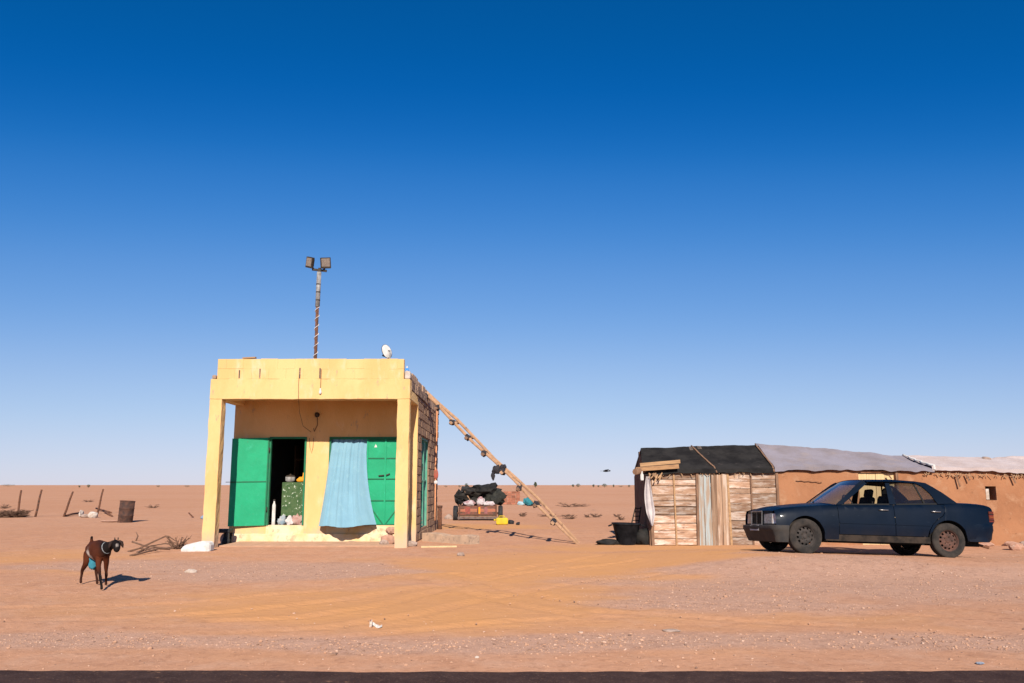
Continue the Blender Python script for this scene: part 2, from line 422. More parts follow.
def track_depth(x, y):
    d = np.full(x.shape, 9.0)
    flat = np.stack([x.ravel(), y.ravel()], 1); dd = d.ravel()
    for T in TRACKS:
        lo = T.min(0) - 0.6; hi = T.max(0) + 0.6
        m = np.where((flat[:, 0] > lo[0]) & (flat[:, 0] < hi[0]) & (flat[:, 1] > lo[1]) & (flat[:, 1] < hi[1]))[0]
        q = flat[m]; best = np.full(len(m), 9.0)
        for k in range(0, len(T), 2): best = np.minimum(best, (q[:, 0] - T[k, 0]) ** 2 + (q[:, 1] - T[k, 1]) ** 2)
        dd[m] = np.minimum(dd[m], np.sqrt(best))
    return dd.reshape(x.shape)

def _spot(x, y, pix, rx, ry):
    c = on_ground(*pix); return np.exp(-(((x - c.x) / rx) ** 2 + ((y - c.y) / ry) ** 2))
def sand_mask(x, y):
    """1 where soft orange sand has drifted, 0 on the stony crust"""
    n = fbm(x * 0.5, y * 0.9, 21, 4) - 0.47
    n2 = fbm(x * 2.0, y * 3.0, 5, 3) - 0.44
    s = np.maximum.reduce([_spot(x, y, (440, 604), 4.2, 2.3), _spot(x, y, (590, 568), 3.8, 3.6), 0.9 * _spot(x, y, (640, 548), 3.5, 1.6),
                           0.85 * _spot(x, y, (480, 527), 3.0, 3.0), 0.5 * _spot(x, y, (40, 560), 4.0, 3.0)])
    s = s + n * 0.8 + n2 * 0.3 - 0.35 * stony_mask(x, y)
    return sstep(0.12, 0.85, s)
def stony_mask(x, y):
    """1 where gravel lies thick"""
    n = fbm(x * 0.7, y * 1.4, 61, 4) - 0.47
    s = np.maximum.reduce([_spot(x, y, (290, 570), 2.6, 1.6), _spot(x, y, (150, 566), 2.4, 1.0), _spot(x, y, (850, 580), 4.6, 2.6), 0.9 * _spot(x, y, (700, 600), 2.2, 1.6),
                           0.95 * _spot(x, y, (100, 642), 3.2, 0.50), 0.8 * _spot(x, y, (420, 646), 3.0, 0.35), 0.95 * _spot(x, y, (650, 640), 2.6, 0.6), 0.9 * _spot(x, y, (930, 640), 2.4, 0.6), 0.6 * _spot(x, y, (960, 560), 3, 2)])
    return sstep(0.30, 0.80, s + n * 0.9)

def expand(a, b, step, far, k):
    core = np.arange(a, b, step)
    def grow(n, far_d):
        q = far_d ** (1 / n); t = step; out = []; tot = 0
        r = 1.0
        for r in np.linspace(1.02, 3, 400):
            if step * (r ** n - 1) / (r - 1) > far_d: break
        for i in range(n): tot += step * r ** (i + 1); out.append(tot)
        return np.array(out)
    return core, grow(k, far)
cx, ox = expand(-12.5, 13.5, 0.075, 9000, 46)
gx = np.concatenate([(cx[0] - ox)[::-1], cx, cx[-1] + ox])
cy, oy = expand(6.4, 26.5, 0.075, 9000, 60)
gy = np.concatenate([[-60, -20, -5, 2, 5, 6.0], cy, cy[-1] + oy])
GX, GY = np.meshgrid(gx, gy)
dtr = track_depth(GX, GY)
SMK = sand_mask(GX, GY)
STN = stony_mask(GX, GY)
fine = np.clip(sstep(30, 18, GY) * sstep(18, 12, np.abs(GX)), 0, 1)
GZ = H(GX, GY)
GZ = GZ + fine * (0.012 * (fbm(GX * 4, GY * 4, 31, 3) - 0.45) * (0.5 + (1 - SMK)))
rut = np.exp(-(dtr / 0.10) ** 2) - 0.55 * np.exp(-((dtr - 0.17) / 0.06) ** 2)
GZ = GZ - 0.024 * rut * (0.35 + 0.65 * SMK) * fine
GZ = np.where(GY < 6.35, -0.03, GZ)
ny, nx = GX.shape
gm = bpy.data.meshes.new('sand_ground')
ii = np.arange(ny * nx).reshape(ny, nx)
quads = np.stack([ii[:-1, :-1], ii[:-1, 1:], ii[1:, 1:], ii[1:, :-1]], -1).reshape(-1, 4)
gm.vertices.add(ny * nx); gm.vertices.foreach_set('co', np.stack([GX, GY, GZ], -1).astype(np.float32).ravel())
gm.loops.add(quads.size); gm.loops.foreach_set('vertex_index', quads.ravel().astype(np.int32))
gm.polygons.add(len(quads)); gm.polygons.foreach_set('loop_start', np.arange(0, quads.size, 4, dtype=np.int32))
gm.polygons.foreach_set('use_smooth', np.ones(len(quads), bool))
at = gm.attributes.new('drift', 'FLOAT', 'POINT'); at.data.foreach_set('value', SMK.astype(np.float32).ravel())
at = gm.attributes.new('stony', 'FLOAT', 'POINT'); at.data.foreach_set('value', STN.astype(np.float32).ravel())
gm.update(calc_edges=True); gm.validate()
ground = bpy.data.objects.new('sand_ground', gm); COL.objects.link(ground); ground['kind'] = 'structure'

def ground_mat():
    m, nt, b = new_mat('desert_sand'); N = nt.nodes; L = nt.links
    geo = N.new('ShaderNodeNewGeometry'); pos = geo.outputs['Position']
    def noise(sc, det=6, ro=0.6, vec=pos):
        n = N.new('ShaderNodeTexNoise'); n.inputs['Scale'].default_value = sc; n.inputs['Detail'].default_value = det; n.inputs['Roughness'].default_value = ro
        L.new(vec, n.inputs['Vector']); return n.outputs['Fac']
    def mr(f, lo, hi, a=0.0, c=1.0):
        r = N.new('ShaderNodeMapRange'); r.interpolation_type = 'SMOOTHSTEP'
        for i, q in enumerate((lo, hi, a, c)): r.inputs[i + 1].default_value = q
        L.new(f, r.inputs[0]); return r.outputs[0]
    def mix(f, a, c, mode='MIX'):
        x = N.new('ShaderNodeMix'); x.data_type = 'RGBA'; x.blend_type = mode
        if isinstance(f, float): x.inputs[0].default_value = f
        else: L.new(f, x.inputs[0])
        for i, q in ((6, a), (7, c)):
            if isinstance(q, tuple): x.inputs[i].default_value = (*q, 1)
            else: L.new(q, x.inputs[i])
        return x.outputs[2]
    def math_(op, a, c):
        x = N.new('ShaderNodeMath'); x.operation = op
        for i, q in ((0, a), (1, c)):
            if isinstance(q, float): x.inputs[i].default_value = q
            else: L.new(q, x.inputs[i])
        return x.outputs[0]
    at = N.new('ShaderNodeAttribute'); at.attribute_name = 'drift'; drift = at.outputs['Fac']
    crust = mix(mr(noise(0.5), 0.35, 0.65), (0.535, 0.275, 0.162), (0.50, 0.258, 0.155))
    crust = mix(mr(noise(2.2), 0.45, 0.68, 0.0, 0.8), crust, (0.535, 0.300, 0.195))
    crust = mix(mr(noise(0.045, 4), 0.42, 0.66, 0.0, 0.7), crust, (0.485, 0.238, 0.134))
    sand = mix(mr(noise(0.9), 0.35, 0.65), (0.575, 0.280, 0.118), (0.56, 0.275, 0.125))
    at2 = N.new('ShaderNodeAttribute'); at2.attribute_name = 'stony'; stony = at2.outputs['Fac']
    crust = mix(math_('MULTIPLY', stony, 0.75), crust, (0.475, 0.285, 0.205))
    base = mix(drift, crust, sand)
    dark = mix(1.0, base, (0.70, 0.66, 0.64), 'MULTIPLY')
    calm = math_('SUBTRACT', 1.0, math_('MULTIPLY', drift, 0.75))
    base = mix(math_('MULTIPLY', mr(noise(9, 6, 0.75), 0.50, 0.68, 0.0, 0.75), calm), base, dark)
    lite = mix(1.0, base, (1.17, 1.19, 1.23), 'MULTIPLY')
    base = mix(math_('MULTIPLY', mr(noise(17, 6, 0.75), 0.50, 0.66, 0.0, 0.9), calm), base, lite)
    bigdark = mix(1.0, base, (0.84, 0.82, 0.82), 'MULTIPLY')
    base = mix(math_('MULTIPLY', mr(noise(2.6, 4, 0.7), 0.50, 0.66, 0.0, 0.7), calm), base, bigdark)
    spk = N.new('ShaderNodeTexVoronoi'); spk.inputs['Scale'].default_value = 27.0; L.new(pos, spk.inputs['Vector'])
    gate = math_('ADD', math_('MULTIPLY', stony, 0.8), 0.2)
    inv = math_('SUBTRACT', 1.0, drift)
    sp = math_('MULTIPLY', math_('MULTIPLY', mr(spk.outputs['Distance'], 0.34, 0.12), gate), inv)
    tone = N.new('ShaderNodeValToRGB'); tone.color_ramp.elements[0].color = (0.29, 0.165, 0.115, 1); tone.color_ramp.elements[1].color = (0.62, 0.41, 0.31, 1)
    L.new(spk.outputs['Color'], tone.inputs[0])
    base = mix(math_('MULTIPLY', sp, 0.7), base, tone.outputs[0])
    L.new(base, b.inputs['Base Color'])
    b.inputs['Roughness'].default_value = 0.95; b.inputs['Specular IOR Level'].default_value = 0.05; b.inputs['Diffuse Roughness'].default_value = 0.35
    h = math_('ADD', math_('MULTIPLY', noise(7, 10, 0.7), 1.0), math_('MULTIPLY', sp, 0.35))
    wv = N.new('ShaderNodeTexWave'); wv.bands_direction = 'Y'; wv.inputs['Scale'].default_value = 2.6; wv.inputs['Distortion'].default_value = 7.0; wv.inputs['Detail'].default_value = 3.0
    L.new(pos, wv.inputs['Vector'])
    h = math_('ADD', h, math_('MULTIPLY', math_('MULTIPLY', wv.outputs['Fac'], drift), 0.12))
    bp = N.new('ShaderNodeBump'); bp.inputs['Strength'].default_value = 0.45; bp.inputs['Distance'].default_value = 0.05
    L.new(h, bp.inputs['Height']); L.new(bp.outputs[0], b.inputs['Normal'])
    return m
gm.materials.append(ground_mat())

# the road: a worn edge of dark asphalt across the foreground
road = MB()
xs = np.arange(-40, 40.01, 0.045); ROAD_Y = on_ground(512, 672.6).y
edge = ROAD_Y + 0.11 * (fbm(xs * 0.9, xs * 0 + 2, 4, 5) - 0.47) + 0.05 * (fbm(xs * 7, xs * 0 + 5, 14, 3) - 0.44) + 0.16 * (vnoise(xs * 0.13, xs * 0, 8) - 0.5)
for k in range(len(xs)):
    road.v += [(xs[k], edge[k] + 0.05, -0.02), (xs[k], edge[k], 0.016), (xs[k], edge[k] - 0.3, 0.02), (xs[k], -0.5, 0.03)]
for k in range(len(xs) - 1):
    for q in range(3):
        a = k * 4 + q; road.f.append((a, a + 4, a + 5, a + 1)); road.m.append(0); road.sm.append(False)
ASPHALT = pmat('asphalt', (0.029, 0.015, 0.0125), (0.042, 0.023, 0.019), 6, 0.95, 0.6, 120, c3=(0.085, 0.05, 0.036), s3=45, t3=(0.55, 0.7), c4=(0.15, 0.08, 0.05), s4=9, t4=(0.60, 0.75))
ro = road.build('road', ASPHALT); ro['kind'] = 'structure'

# loose stones on the crust
def stones_mesh(n, seed):
    rg = np.random.default_rng(seed)
    bm = bmesh.new(); bmesh.ops.create_icosphere(bm, subdivisions=1, radius=1); bm.verts.ensure_lookup_table()
    ico_v = np.array([v.co[:] for v in bm.verts]); ico_f = np.array([[v.index for v in f.verts] for f in bm.faces]); bm.free()
    ico_v = ico_v[:]; 
    # candidates even in picture space come from where they lie: spread by angle so that near and far ground both get some
    px = rg.uniform(-30, 1054, n * 5); py = 545 + (670 - 545) * rg.uniform(0, 1, n * 5) ** 0.85
    P = np.array([tuple(on_ground(a, c)) for a, c in zip(px, py)])
    keep = rg.uniform(0, 1, len(P)) < 0.035 + 0.75 * stony_mask(P[:, 0], P[:, 1]) ** 1.5 * (0.55 + 0.45 * sstep(7.6, 10.5, P[:, 1]))
    keep &= ~((P[:, 1] > 19.4) & (P[:, 1] < 28) & (P[:, 0] > -7.2) & (P[:, 0] < -2.2)) & ~((P[:, 1] > 20.2) & (P[:, 0] > 3))
    P = P[keep][:n]
    r = 0.0035 + 0.007 * rg.power(0.35, len(P)) * rg.uniform(0.5, 1.6, len(P)) + (rg.uniform(0, 1, len(P)) < 0.006) * rg.uniform(0.006, 0.016, len(P))
    sc = r[:, None] * rg.uniform(0.6, 1.4, (len(P), 3)) * np.array([1.15, 1.15, 0.65])
    ang = rg.uniform(0, 6.28, len(P)); ca, sa = np.cos(ang), np.sin(ang)
    V = ico_v[None] * sc[:, None] * (1 + 0.22 * rg.standard_normal((len(P), len(ico_v), 1)))
    X = V[..., 0] * ca[:, None] - V[..., 1] * sa[:, None] + P[:, 0, None]
    Y = V[..., 0] * sa[:, None] + V[..., 1] * ca[:, None] + P[:, 1, None]
    Z = V[..., 2] + (H(P[:, 0], P[:, 1]) + sc[:, 2] * 0.25)[:, None]
    co = np.stack([X, Y, Z], -1).reshape(-1, 3)
    F = (ico_f[None] + (np.arange(len(P)) * len(ico_v))[:, None, None]).reshape(-1, 3)
    me = bpy.data.meshes.new('loose_gravel')
    me.vertices.add(len(co)); me.vertices.foreach_set('co', co.astype(np.float32).ravel())
    me.loops.add(F.size); me.loops.foreach_set('vertex_index', F.ravel().astype(np.int32))
    me.polygons.add(len(F)); me.polygons.foreach_set('loop_start', np.arange(0, F.size, 3, dtype=np.int32))
    tone = rg.uniform(0, 1, len(P)).repeat(len(ico_v)).astype(np.float32)
    a = me.attributes.new('tone', 'FLOAT', 'POINT'); a.data.foreach_set('value', tone)
    me.update(calc_edges=True)
    return me
sm = stones_mesh(11000, 5)
gmat, nt, b = new_mat('gravel'); a = nt.nodes.new('ShaderNodeAttribute'); a.attribute_name = 'tone'
rp = nt.nodes.new('ShaderNodeValToRGB'); cr = rp.color_ramp
cr.elements[0].color = (0.20, 0.125, 0.095, 1); cr.elements[1].color = (0.60, 0.42, 0.325, 1); cr.elements[1].position = 1.0
e = cr.elements.new(0.25); e.color = (0.48, 0.27, 0.175, 1)
e = cr.elements.new(0.80); e.color = (0.54, 0.325, 0.215, 1)
nt.links.new(a.outputs['Fac'], rp.inputs[0]); nt.links.new(rp.outputs[0], b.inputs['Base Color']); b.inputs['Roughness'].default_value = 0.95; b.inputs['Diffuse Roughness'].default_value = 0.6; b.inputs['Specular IOR Level'].default_value = 0.05
sm.materials.append(gmat)
so = bpy.data.objects.new('loose_gravel', sm); COL.objects.link(so); so['kind'] = 'stuff'
tag(so, 'loose pale and pinkish gravel strewn over the sand', 'gravel')

# ------------------------------------------------------------------ the yellow shop
XL, XR = -7.00, -2.37            # outer faces
YF, YW, YB = 19.70, 21.50, 27.50   # post fronts, shop front wall, rear wall
Z0 = 0.0
shop = thing('shop_building', 'small yellow plastered shop with green doors and an open porch', 'building', ((XL + XR) / 2, YF, 0))
PW = 0.285
for x0 in (XL, XR - PW):
    MB().mm(x0, x0 + PW, YF, YF + 0.30, -0.15, 3.36).build('post', YELLOW, shop, bevel=0.012, rough=.012)
# lintel beam on three sides
MB().mm(XL - 0.003, XR + 0.003, YF - 0.004, YF + 0.32, 3.362, 3.83).build('lintel_beam', YELLOW, shop, bevel=0.012, rough=.012)
MB().mm(XL, XL + 0.26, YF + 0.32, YW, 3.38, 3.83).build('side_beam', YELLOW, shop, bevel=0.01)
sb = MB().mm(XR - 0.26, XR, YF + 0.32, YW, 3.38, 3.60).build('side_beam', YELLOW, shop, bevel=0.01)
# raw, blackened upper edge on the right flank
rb = MB()
yy = YF + 0.33; k = 0
while yy < YB - 0.1:
    L_ = random.uniform(0.32, 0.5); L_ = min(L_, YB - yy)
    blk = MB().mm(XR - 0.22, XR + random.uniform(0.0, 0.03), yy + 0.01, yy + L_ - 0.01, 3.615, 3.83 + random.uniform(-0.01, 0.02))
    blk.build('edge_block', STAIN if yy < 23.2 and random.random() < 0.8 else CONCRETE, shop, bevel=0.015)
    if random.random() < 0.9:
        blk = MB().mm(XR - 0.20, XR - random.uniform(0.0, 0.04), yy + 0.015, yy + L_ - 0.015, 3.85, 4.03 + random.uniform(-0.03, 0.04))
        blk.build('edge_block', CONCRETE, shop, bevel=0.02)
    yy += L_
# roof slab
MB().mm(XL + 0.02, XR - 0.24, YF + 0.33, YB, 3.66, 3.828).build('roof_slab', CONCRETE, shop)
# porch ceiling
MB().mm(XL + 0.27, XR - 0.27, YF + 0.325, YW - 0.005, 3.60, 3.655).build('porch_ceiling', YELLOW, shop)
# parapet of blocks
blk_me = MB().box((0, 0, 0), (1, 1, 1)).mesh('block', YELLOW)
def bevel_shared(me, w):
    bm = bmesh.new(); bm.from_mesh(me); bmesh.ops.bevel(bm, geom=list(bm.edges), offset=w, segments=1, affect='EDGES'); bmesh.ops.recalc_face_normals(bm, faces=bm.faces); bm.to_mesh(me); bm.free()
bevel_shared(blk_me, 0.012)
PX0, PX1 = -6.86, -2.52
MB().mm(PX0 + 0.01, PX1 - 0.01, YF + 0.012, YF + 0.18, 3.832, 4.285).build('parapet_core', YELLOW, shop)
for row in range(2):
    x = PX0; off = 0.2 if row else 0.0
    while x < PX1 - 0.02:
        L_ = min(0.40 - (off if x == PX0 else 0), PX1 - x); 
        if PX1 - (x + L_) < 0.1: L_ = PX1 - x
        piece('block', blk_me, shop, (x + L_ / 2, YF + 0.10 + random.uniform(-.004, .004), 3.832 + 0.118 + row * 0.236), (L_ - 0.003, 0.19 + random.uniform(0, .003), 0.2345 + (random.uniform(-0.010, 0.012) if row else 0)), (0, random.uniform(-.010, .010) if row else 0, 0))
        x += L_
for px in (239.5, 260, 300, 320):
    p = at_y(px, 372, YF)
    MB().mm(p.x - 0.014, p.x + 0.014, YF - 0.012, YF + 0.02, 3.85, 4.08 + random.uniform(-.06, .02)).build('slot', STAIN, shop)
# low stub walls at both parapet ends
MB().mm(PX1 + 0.02, PX1 + 0.15, YF + 0.02, YF + 0.22, 3.836, 4.02).build('corner_stub', WHITE_STONE, shop, bevel=0.03)
MB().mm(XL + 0.01, PX0 - 0.03, YF + 0.02, YF + 0.3, 3.836, 3.93).build('corner_stub', CONCRETE, shop, bevel=0.03)

# front wall with two openings
DZ0, DZ1 = 0.42, 2.59
D1 = (-6.07, -5.14)      # left opening
D2 = (-4.575, -2.72)      # right opening (curtain and closed leaf)
fw = MB()
T = 0.2
for x0, x1, z0, z1 in ((XL + 0.02, D1[0], -0.1, 3.70), (D1[1], D2[0], -0.1, 3.70), (D2[1], XR, -0.1, 3.60),
                       (D1[0], D1[1], DZ1, 3.70), (D2[0], D2[1], DZ1, 3.60)):
    fw.mm(x0, x1, YW, YW + T, z0, z1)
fw.build('front_wall', YELLOW, shop)
fb = MB()
for x0, x1 in (D1, D2): fb.mm(x0, x1, YW, YW + T, -0.1, DZ0)
fb.build('threshold', YELLOW_BASE, shop)
# base plinth, a little proud and worn
MB().mm(XL + 0.02, XR - 0.3, YW - 0.05, YW - 0.002, -0.1, 0.22).build('plinth', YELLOW_BASE, shop, bevel=0.02, rough=.015)
MB().mm(XL + 0.30, XR - 0.3, YF + 0.31, YW - 0.05, -0.1, 0.035).build('porch_floor', pmat('sandy_floor', (0.34, 0.20, 0.13), (0.28, 0.165, 0.105), 4, 0.95, 0.5, 20), shop, bevel=0.01)
# left, rear and inner faces
MB().mm(XL + 0.02, XL + 0.30, YW + T, YB, -0.1, 3.655).build('side_wall', BRICK, shop)
MB().mm(XL + 0.30, XR - 0.03, YB - 0.2, YB, -0.1, 3.655).build('rear_wall', BRICK, shop)
rw = MB()
SD = (22.55, 24.45)
for y0, y1, z0, z1 in ((YW + T, SD[0], -0.1, 3.6), (SD[1], YB, -0.1, 3.6), (SD[0], SD[1], -0.1, 0.28), (SD[0], SD[1], 2.66, 3.6)):
    rw.mm(XR - 0.20, XR - 0.012, y0, y1, z0, z1)
side_core = rw.build('side_wall', MORTAR, shop)
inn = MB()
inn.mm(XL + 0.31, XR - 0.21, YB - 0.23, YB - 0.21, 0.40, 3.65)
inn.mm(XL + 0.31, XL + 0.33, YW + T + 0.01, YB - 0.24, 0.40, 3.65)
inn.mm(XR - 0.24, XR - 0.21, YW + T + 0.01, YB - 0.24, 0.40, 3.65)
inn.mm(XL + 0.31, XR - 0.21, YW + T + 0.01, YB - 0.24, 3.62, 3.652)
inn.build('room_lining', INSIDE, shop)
MB().mm(XL + 0.31, XR - 0.21, YW + T - 0.01, YB - 0.24, 0.30, 0.40).build('room_floor', CONCRETE, shop)
# mud bricks of the right flank
br_me = MB().box((0, 0, 0), (1, 1, 1)).mesh('brick', BRICK); bevel_shared(br_me, 0.05)
zc = 0.02; row = 0
while zc < 3.58:
    hgt = 0.205; y = YW + 0.015 - (0.21 if row % 2 else 0)
    while y < YB - 0.02:
        L_ = 0.41; y0 = max(y, YW + 0.012); y1 = min(y + L_ - 0.016, YB - 0.005)
        z1 = min(zc + hgt - 0.018, 3.595)
        for (a, c) in ([(y0, y1)] if not (z1 > 0.28 and zc < 2.66) else [(y0, min(y1, SD[0] - 0.03)), (max(y0, SD[1] + 0.03), y1)]):
            if c - a > 0.06:
                piece('brick', br_me, side_core, (XR - 0.045 + random.uniform(-.008, .008), (a + c) / 2, (zc + z1) / 2), (0.10, c - a, z1 - zc), (random.uniform(-.015, .015), 0, random.uniform(-.01, .01)))
        y += L_
    zc += hgt; row += 1
# the flank door: faded green sheet steel in a frame
sd = MB().mm(XR - 0.12, XR - 0.085, SD[0], SD[1], 0.28, 2.66).build('side_door', GREEN_OLD, shop)
fr = MB(); fr.mm(XR - 0.10, XR - 0.03, SD[0] - 0.028, SD[0] + 0.04, 0.28, 2.66); fr.mm(XR - 0.10, XR - 0.03, SD[1] - 0.04, SD[1] + 0.028, 0.28, 2.66); fr.mm(XR - 0.10, XR - 0.03, SD[0] + .04, SD[1] - .04, 2.60, 2.66)
fr.mm(XR - 0.083, XR - 0.04, 23.47, 23.53, 0.30, 2.60); fr.mm(XR - 0.083, XR - 0.05, SD[0] + .05, 23.46, 1.5, 1.54); fr.mm(XR - 0.083, XR - 0.05, 23.54, SD[1] - .05, 1.5, 1.54)
fr.build('door_frame', GREEN_OLD, sd)

# left door: steel frame in the opening, leaf swung right back against the wall
fl = MB()
fl.mm(D1[0], D1[0] + 0.045, YW - 0.02, YW + 0.08, DZ0, DZ1); fl.mm(D1[1] - 0.045, D1[1], YW - 0.02, YW + 0.08, DZ0, DZ1); fl.mm(D1[0] + .045, D1[1] - .045, YW - 0.02, YW + 0.08, DZ1 - 0.05, DZ1)
fl.build('door_frame', GREEN_DARK, shop)
lf = MB()
LX0, LX1 = -6.96, -6.065
dy = lambda x: YW - 0.06 - (x - LX1) / (LX0 - LX1) * 0.10
lf.add([(LX0, dy(LX0), DZ0 - .02), (LX1, dy(LX1), DZ0), (LX1, dy(LX1), DZ1 - .02), (LX0, dy(LX0), DZ1 - .05), (LX0, dy(LX0) + .035, DZ0 - .02), (LX1, dy(LX1) + .035, DZ0), (LX1, dy(LX1) + .035, DZ1 - .02), (LX0, dy(LX0) + .035, DZ1 - .05)],
       [(0, 1, 2, 3), (7, 6, 5, 4), (0, 4, 5, 1), (1, 5, 6, 2), (2, 6, 7, 3), (3, 7, 4, 0)])
leaf = lf.build('door', GREEN, shop)
ed = MB(); zc = 1.485
ed.bar((LX0 + .01, dy(LX0) - .008, zc - .015), (LX1 - .01, dy(LX1) - .008, zc), 0.012, 0.03)
ed.build('cross_bar', GREEN_DARK, leaf)
MB().bar((LX0 - 0.1, dy(LX0) - .02, zc - .015), (LX0 + 0.12, dy(LX0) - .025, zc - .015), 0.014, 0.014).build('bolt', DARK_METAL, leaf)
for zz in (0.75, 2.2):
    MB().tube([(LX1 + .005, YW - .05, zz), (LX1 + .005, YW - .05, zz + .12)], 0.018, 8).build('hinge', DARK_METAL, leaf)
hd = MB(); hd.mm(LX1 - 0.03, LX1 + 0.0, YW - .075, YW - .062, DZ0 + .01, DZ1 - .03); hd.build('edge_strip', GREEN_DARK, leaf)

# right door: frame, fixed leaf with straps, bars and braces
fl = MB()
fl.mm(D2[0], D2[0] + 0.045, YW - 0.02, YW + 0.08, DZ0, DZ1); fl.mm(D2[1] - 0.045, D2[1], YW - 0.02, YW + 0.08, DZ0, DZ1); fl.mm(D2[0] + .045, D2[1] - .045, YW - 0.02, YW + 0.08, DZ1 - 0.05, DZ1)
fl.build('door_frame', GREEN_DARK, shop)
RX0, RX1 = -3.63, -2.77
rl = MB().mm(RX0, RX1, YW + 0.015, YW + 0.04, DZ0 + .01, DZ1 - .055).build('door', GREEN, shop)
for zz in (DZ0 + .02, 1.02, 1.55, 2.06, DZ1 - .075):
    MB().mm(RX0 + .02, RX1 - .02, YW - 0.008, YW + 0.014, zz - .013, zz + .013).build('cross_bar', GREEN_DARK, rl)
xm = (RX0 + RX1) / 2 + 0.04
for x in (RX0 + .02, xm, RX1 - .03):
    MB().mm(x - .02, x + .02, YW - 0.016, YW + 0.013, DZ0 + .02, DZ1 - .06).build('upright', GREEN, rl)
for sgn in (-1, 1):
    MB().bar((xm + sgn * .03, YW - .005, DZ0 + .03), (xm + sgn * .34, YW - .005, 0.86), 0.015, 0.024).build('brace', GREEN_DARK, rl)
MB().bar((xm - .16, YW - .03, 1.63), (xm - .02, YW - .03, 1.64), .02, .025).build('bolt', DARK_METAL, rl)
MB().bar((xm + .03, YW - .03, 1.64), (xm + .12, YW - .03, 1.68), .02, .025).build('handle', DARK_METAL, rl)
st = MB(); px_ = -3.42; pz_ = 2.36
st.add([(px_ - .03, YW + .009, pz_ - .03), (px_ + .04, YW + .009, pz_ - .03), (px_ + .03, YW + .009, pz_ + .015), (px_, YW + .009, pz_ + .05)], [(0, 1, 2, 3)]); st.build('sticker', WHITE, rl, recalc=False)

# curtain blown out of the doorway
def curtain(u, v):                     # u across, v from top to hem
    top_l, top_r = -4.53, -3.64
    hem_l, hem_r = -4.72, -3.31
    w = v ** 1.35
    if v < .12: w = v * .35
    x0 = top_l + (hem_l - top_l) * w; x1 = top_r + (hem_r - top_r) * (v ** 2.2)
    x = x0 + (x1 - x0) * u
    bulge = (0.10 * v + 0.62 * v ** 1.6) * (math.sin(math.pi * min(max(u * .92 + .04, 0), 1)) ** 0.7)
    u = u + .012 * math.sin(u * 23 + v * 2.5) + .010 * math.sin(u * 57 - v * 1.7)
    folds = 0.046 * math.sin(u * 41 + 1.3 * math.sin(v * 3)) * (1 - 0.6 * v) + 0.036 * math.sin(u * 19 + 2 + v * 1.5) + 0.022 * math.sin(u * 73 + v * 2) * (1 - v)
    y = YW - 0.03 - bulge + folds * (0.4 + v * .6)
    z = 2.545 + (0.42 - 2.545) * v + 0.02 * math.sin(u * 9) * v + 0.03 * (u - .5) * v
    y += 0.11 * max(0, 1 - v / .16)
    return (x, y, z)
cur = MB().grid(curtain, 110, 60).build('curtain', CURTAIN, None, origin=(-4.0, YW - .03, .42), solid=0.004)
tag(cur, 'light blue cloth curtain billowing out of the right doorway', 'curtain')
MB().tube([(-4.53, YW + .075, 2.552), (-3.63, YW + .075, 2.552)], 0.009, 8).build('rail', DARK_METAL, cur)

# ------------------------------------------------------------------ inside the left doorway
FLORAL = pmat('floral_cloth', (0.038, 0.075, 0.03), (0.065, 0.10, 0.045), 7, 0.9, 0.2, 30, c3=(0.33, 0.36, 0.29), s3=13, t3=(0.59, 0.64))
ct = thing('shop_counter', 'counter under green flowered cloth inside the left doorway', 'counter', (-5.35, 22.35, 0.40))
MB().mm(-5.90, -4.7, 22.25, 22.9, 1.42, 1.46).build('counter_top', BEAM_WOOD, ct)
MB().mm(-5.86, -4.74, 22.30, 22.86, 0.40, 1.418).build('cabinet', INSIDE, ct)
def cl(u, v): 
    x = -5.905 + u * 1.2
    return (x, 22.235 + 0.012 * math.sin(u * 30) * v, 1.47 - v * 0.85) 
cc = MB().grid(cl, 40, 10); cc.grid(lambda u, v: (-5.905 + u * 1.2, 22.235 + v * .5, 1.468), 4, 4); cc.build('cloth', FLORAL, ct)
sh = thing('shop_shelf', 'dark wooden shelf on the shop back wall behind the counter', 'shelf', (-5.2, 24.6, 0.4))
for zz in (0.9, 1.5, 2.1): MB().mm(-6.1, -4.3, 24.3, 24.7, zz, zz + .03).build('board', PLANK_DARK, sh)
for x in (-6.14, -4.30): MB().mm(x, x + .04, 24.28, 24.72, .4, 2.5).build('upright', PLANK_DARK, sh)
for (x, zz, hh, r, m, lb) in ((-5.7, 1.53, .22, .08, GALV, 'dull grey tin on the shelf behind the counter'), (-5.3, 1.53, .28, .06, TEAL, 'teal bottle on the shelf behind the counter'), (-5.5, 2.13, .2, .1, RED, 'red tin on the top shelf behind the counter')):
    tag(MB().lathe([(0, 0), (r, 0), (r, hh * .7), (r * .6, hh * .8), (r * .6, hh), (0, hh)], (x, 24.45, zz), n=14).build('tin', m), lb, 'tin')
pot = thing('cooking_pot', 'dark round cooking pot standing on the shop counter', 'pot', (-5.76, 22.45, 1.475))
MB().lathe([(0, 0), (.09, 0), (.12, .04), (.125, .13), (.12, .135), (0, .135)], (-5.76, 22.45, 1.475), n=20).build('bowl', GALV, pot)
MB().lathe([(.127, .136), (.10, .17), (.02, .19), (.02, .21), (0, .212)], (-5.76, 22.45, 1.475), n=20).build('lid', DARK_METAL, pot)
ob = thing('orange_bag', 'bright orange tied bag on the shop counter', 'bag', (-5.46, 22.42, 1.475))
MB().blob((-5.46, 22.42, 1.53), (.26, .2, .16), 3, .25, 2, flat=-.055).build('sack', ORANGE, ob)
MB().tube([(-5.43, 22.42, 1.58), (-5.42, 22.42, 1.64), (-5.40, 22.42, 1.71)], [.035, .015, .03], 8).build('knot', ORANGE, ob)
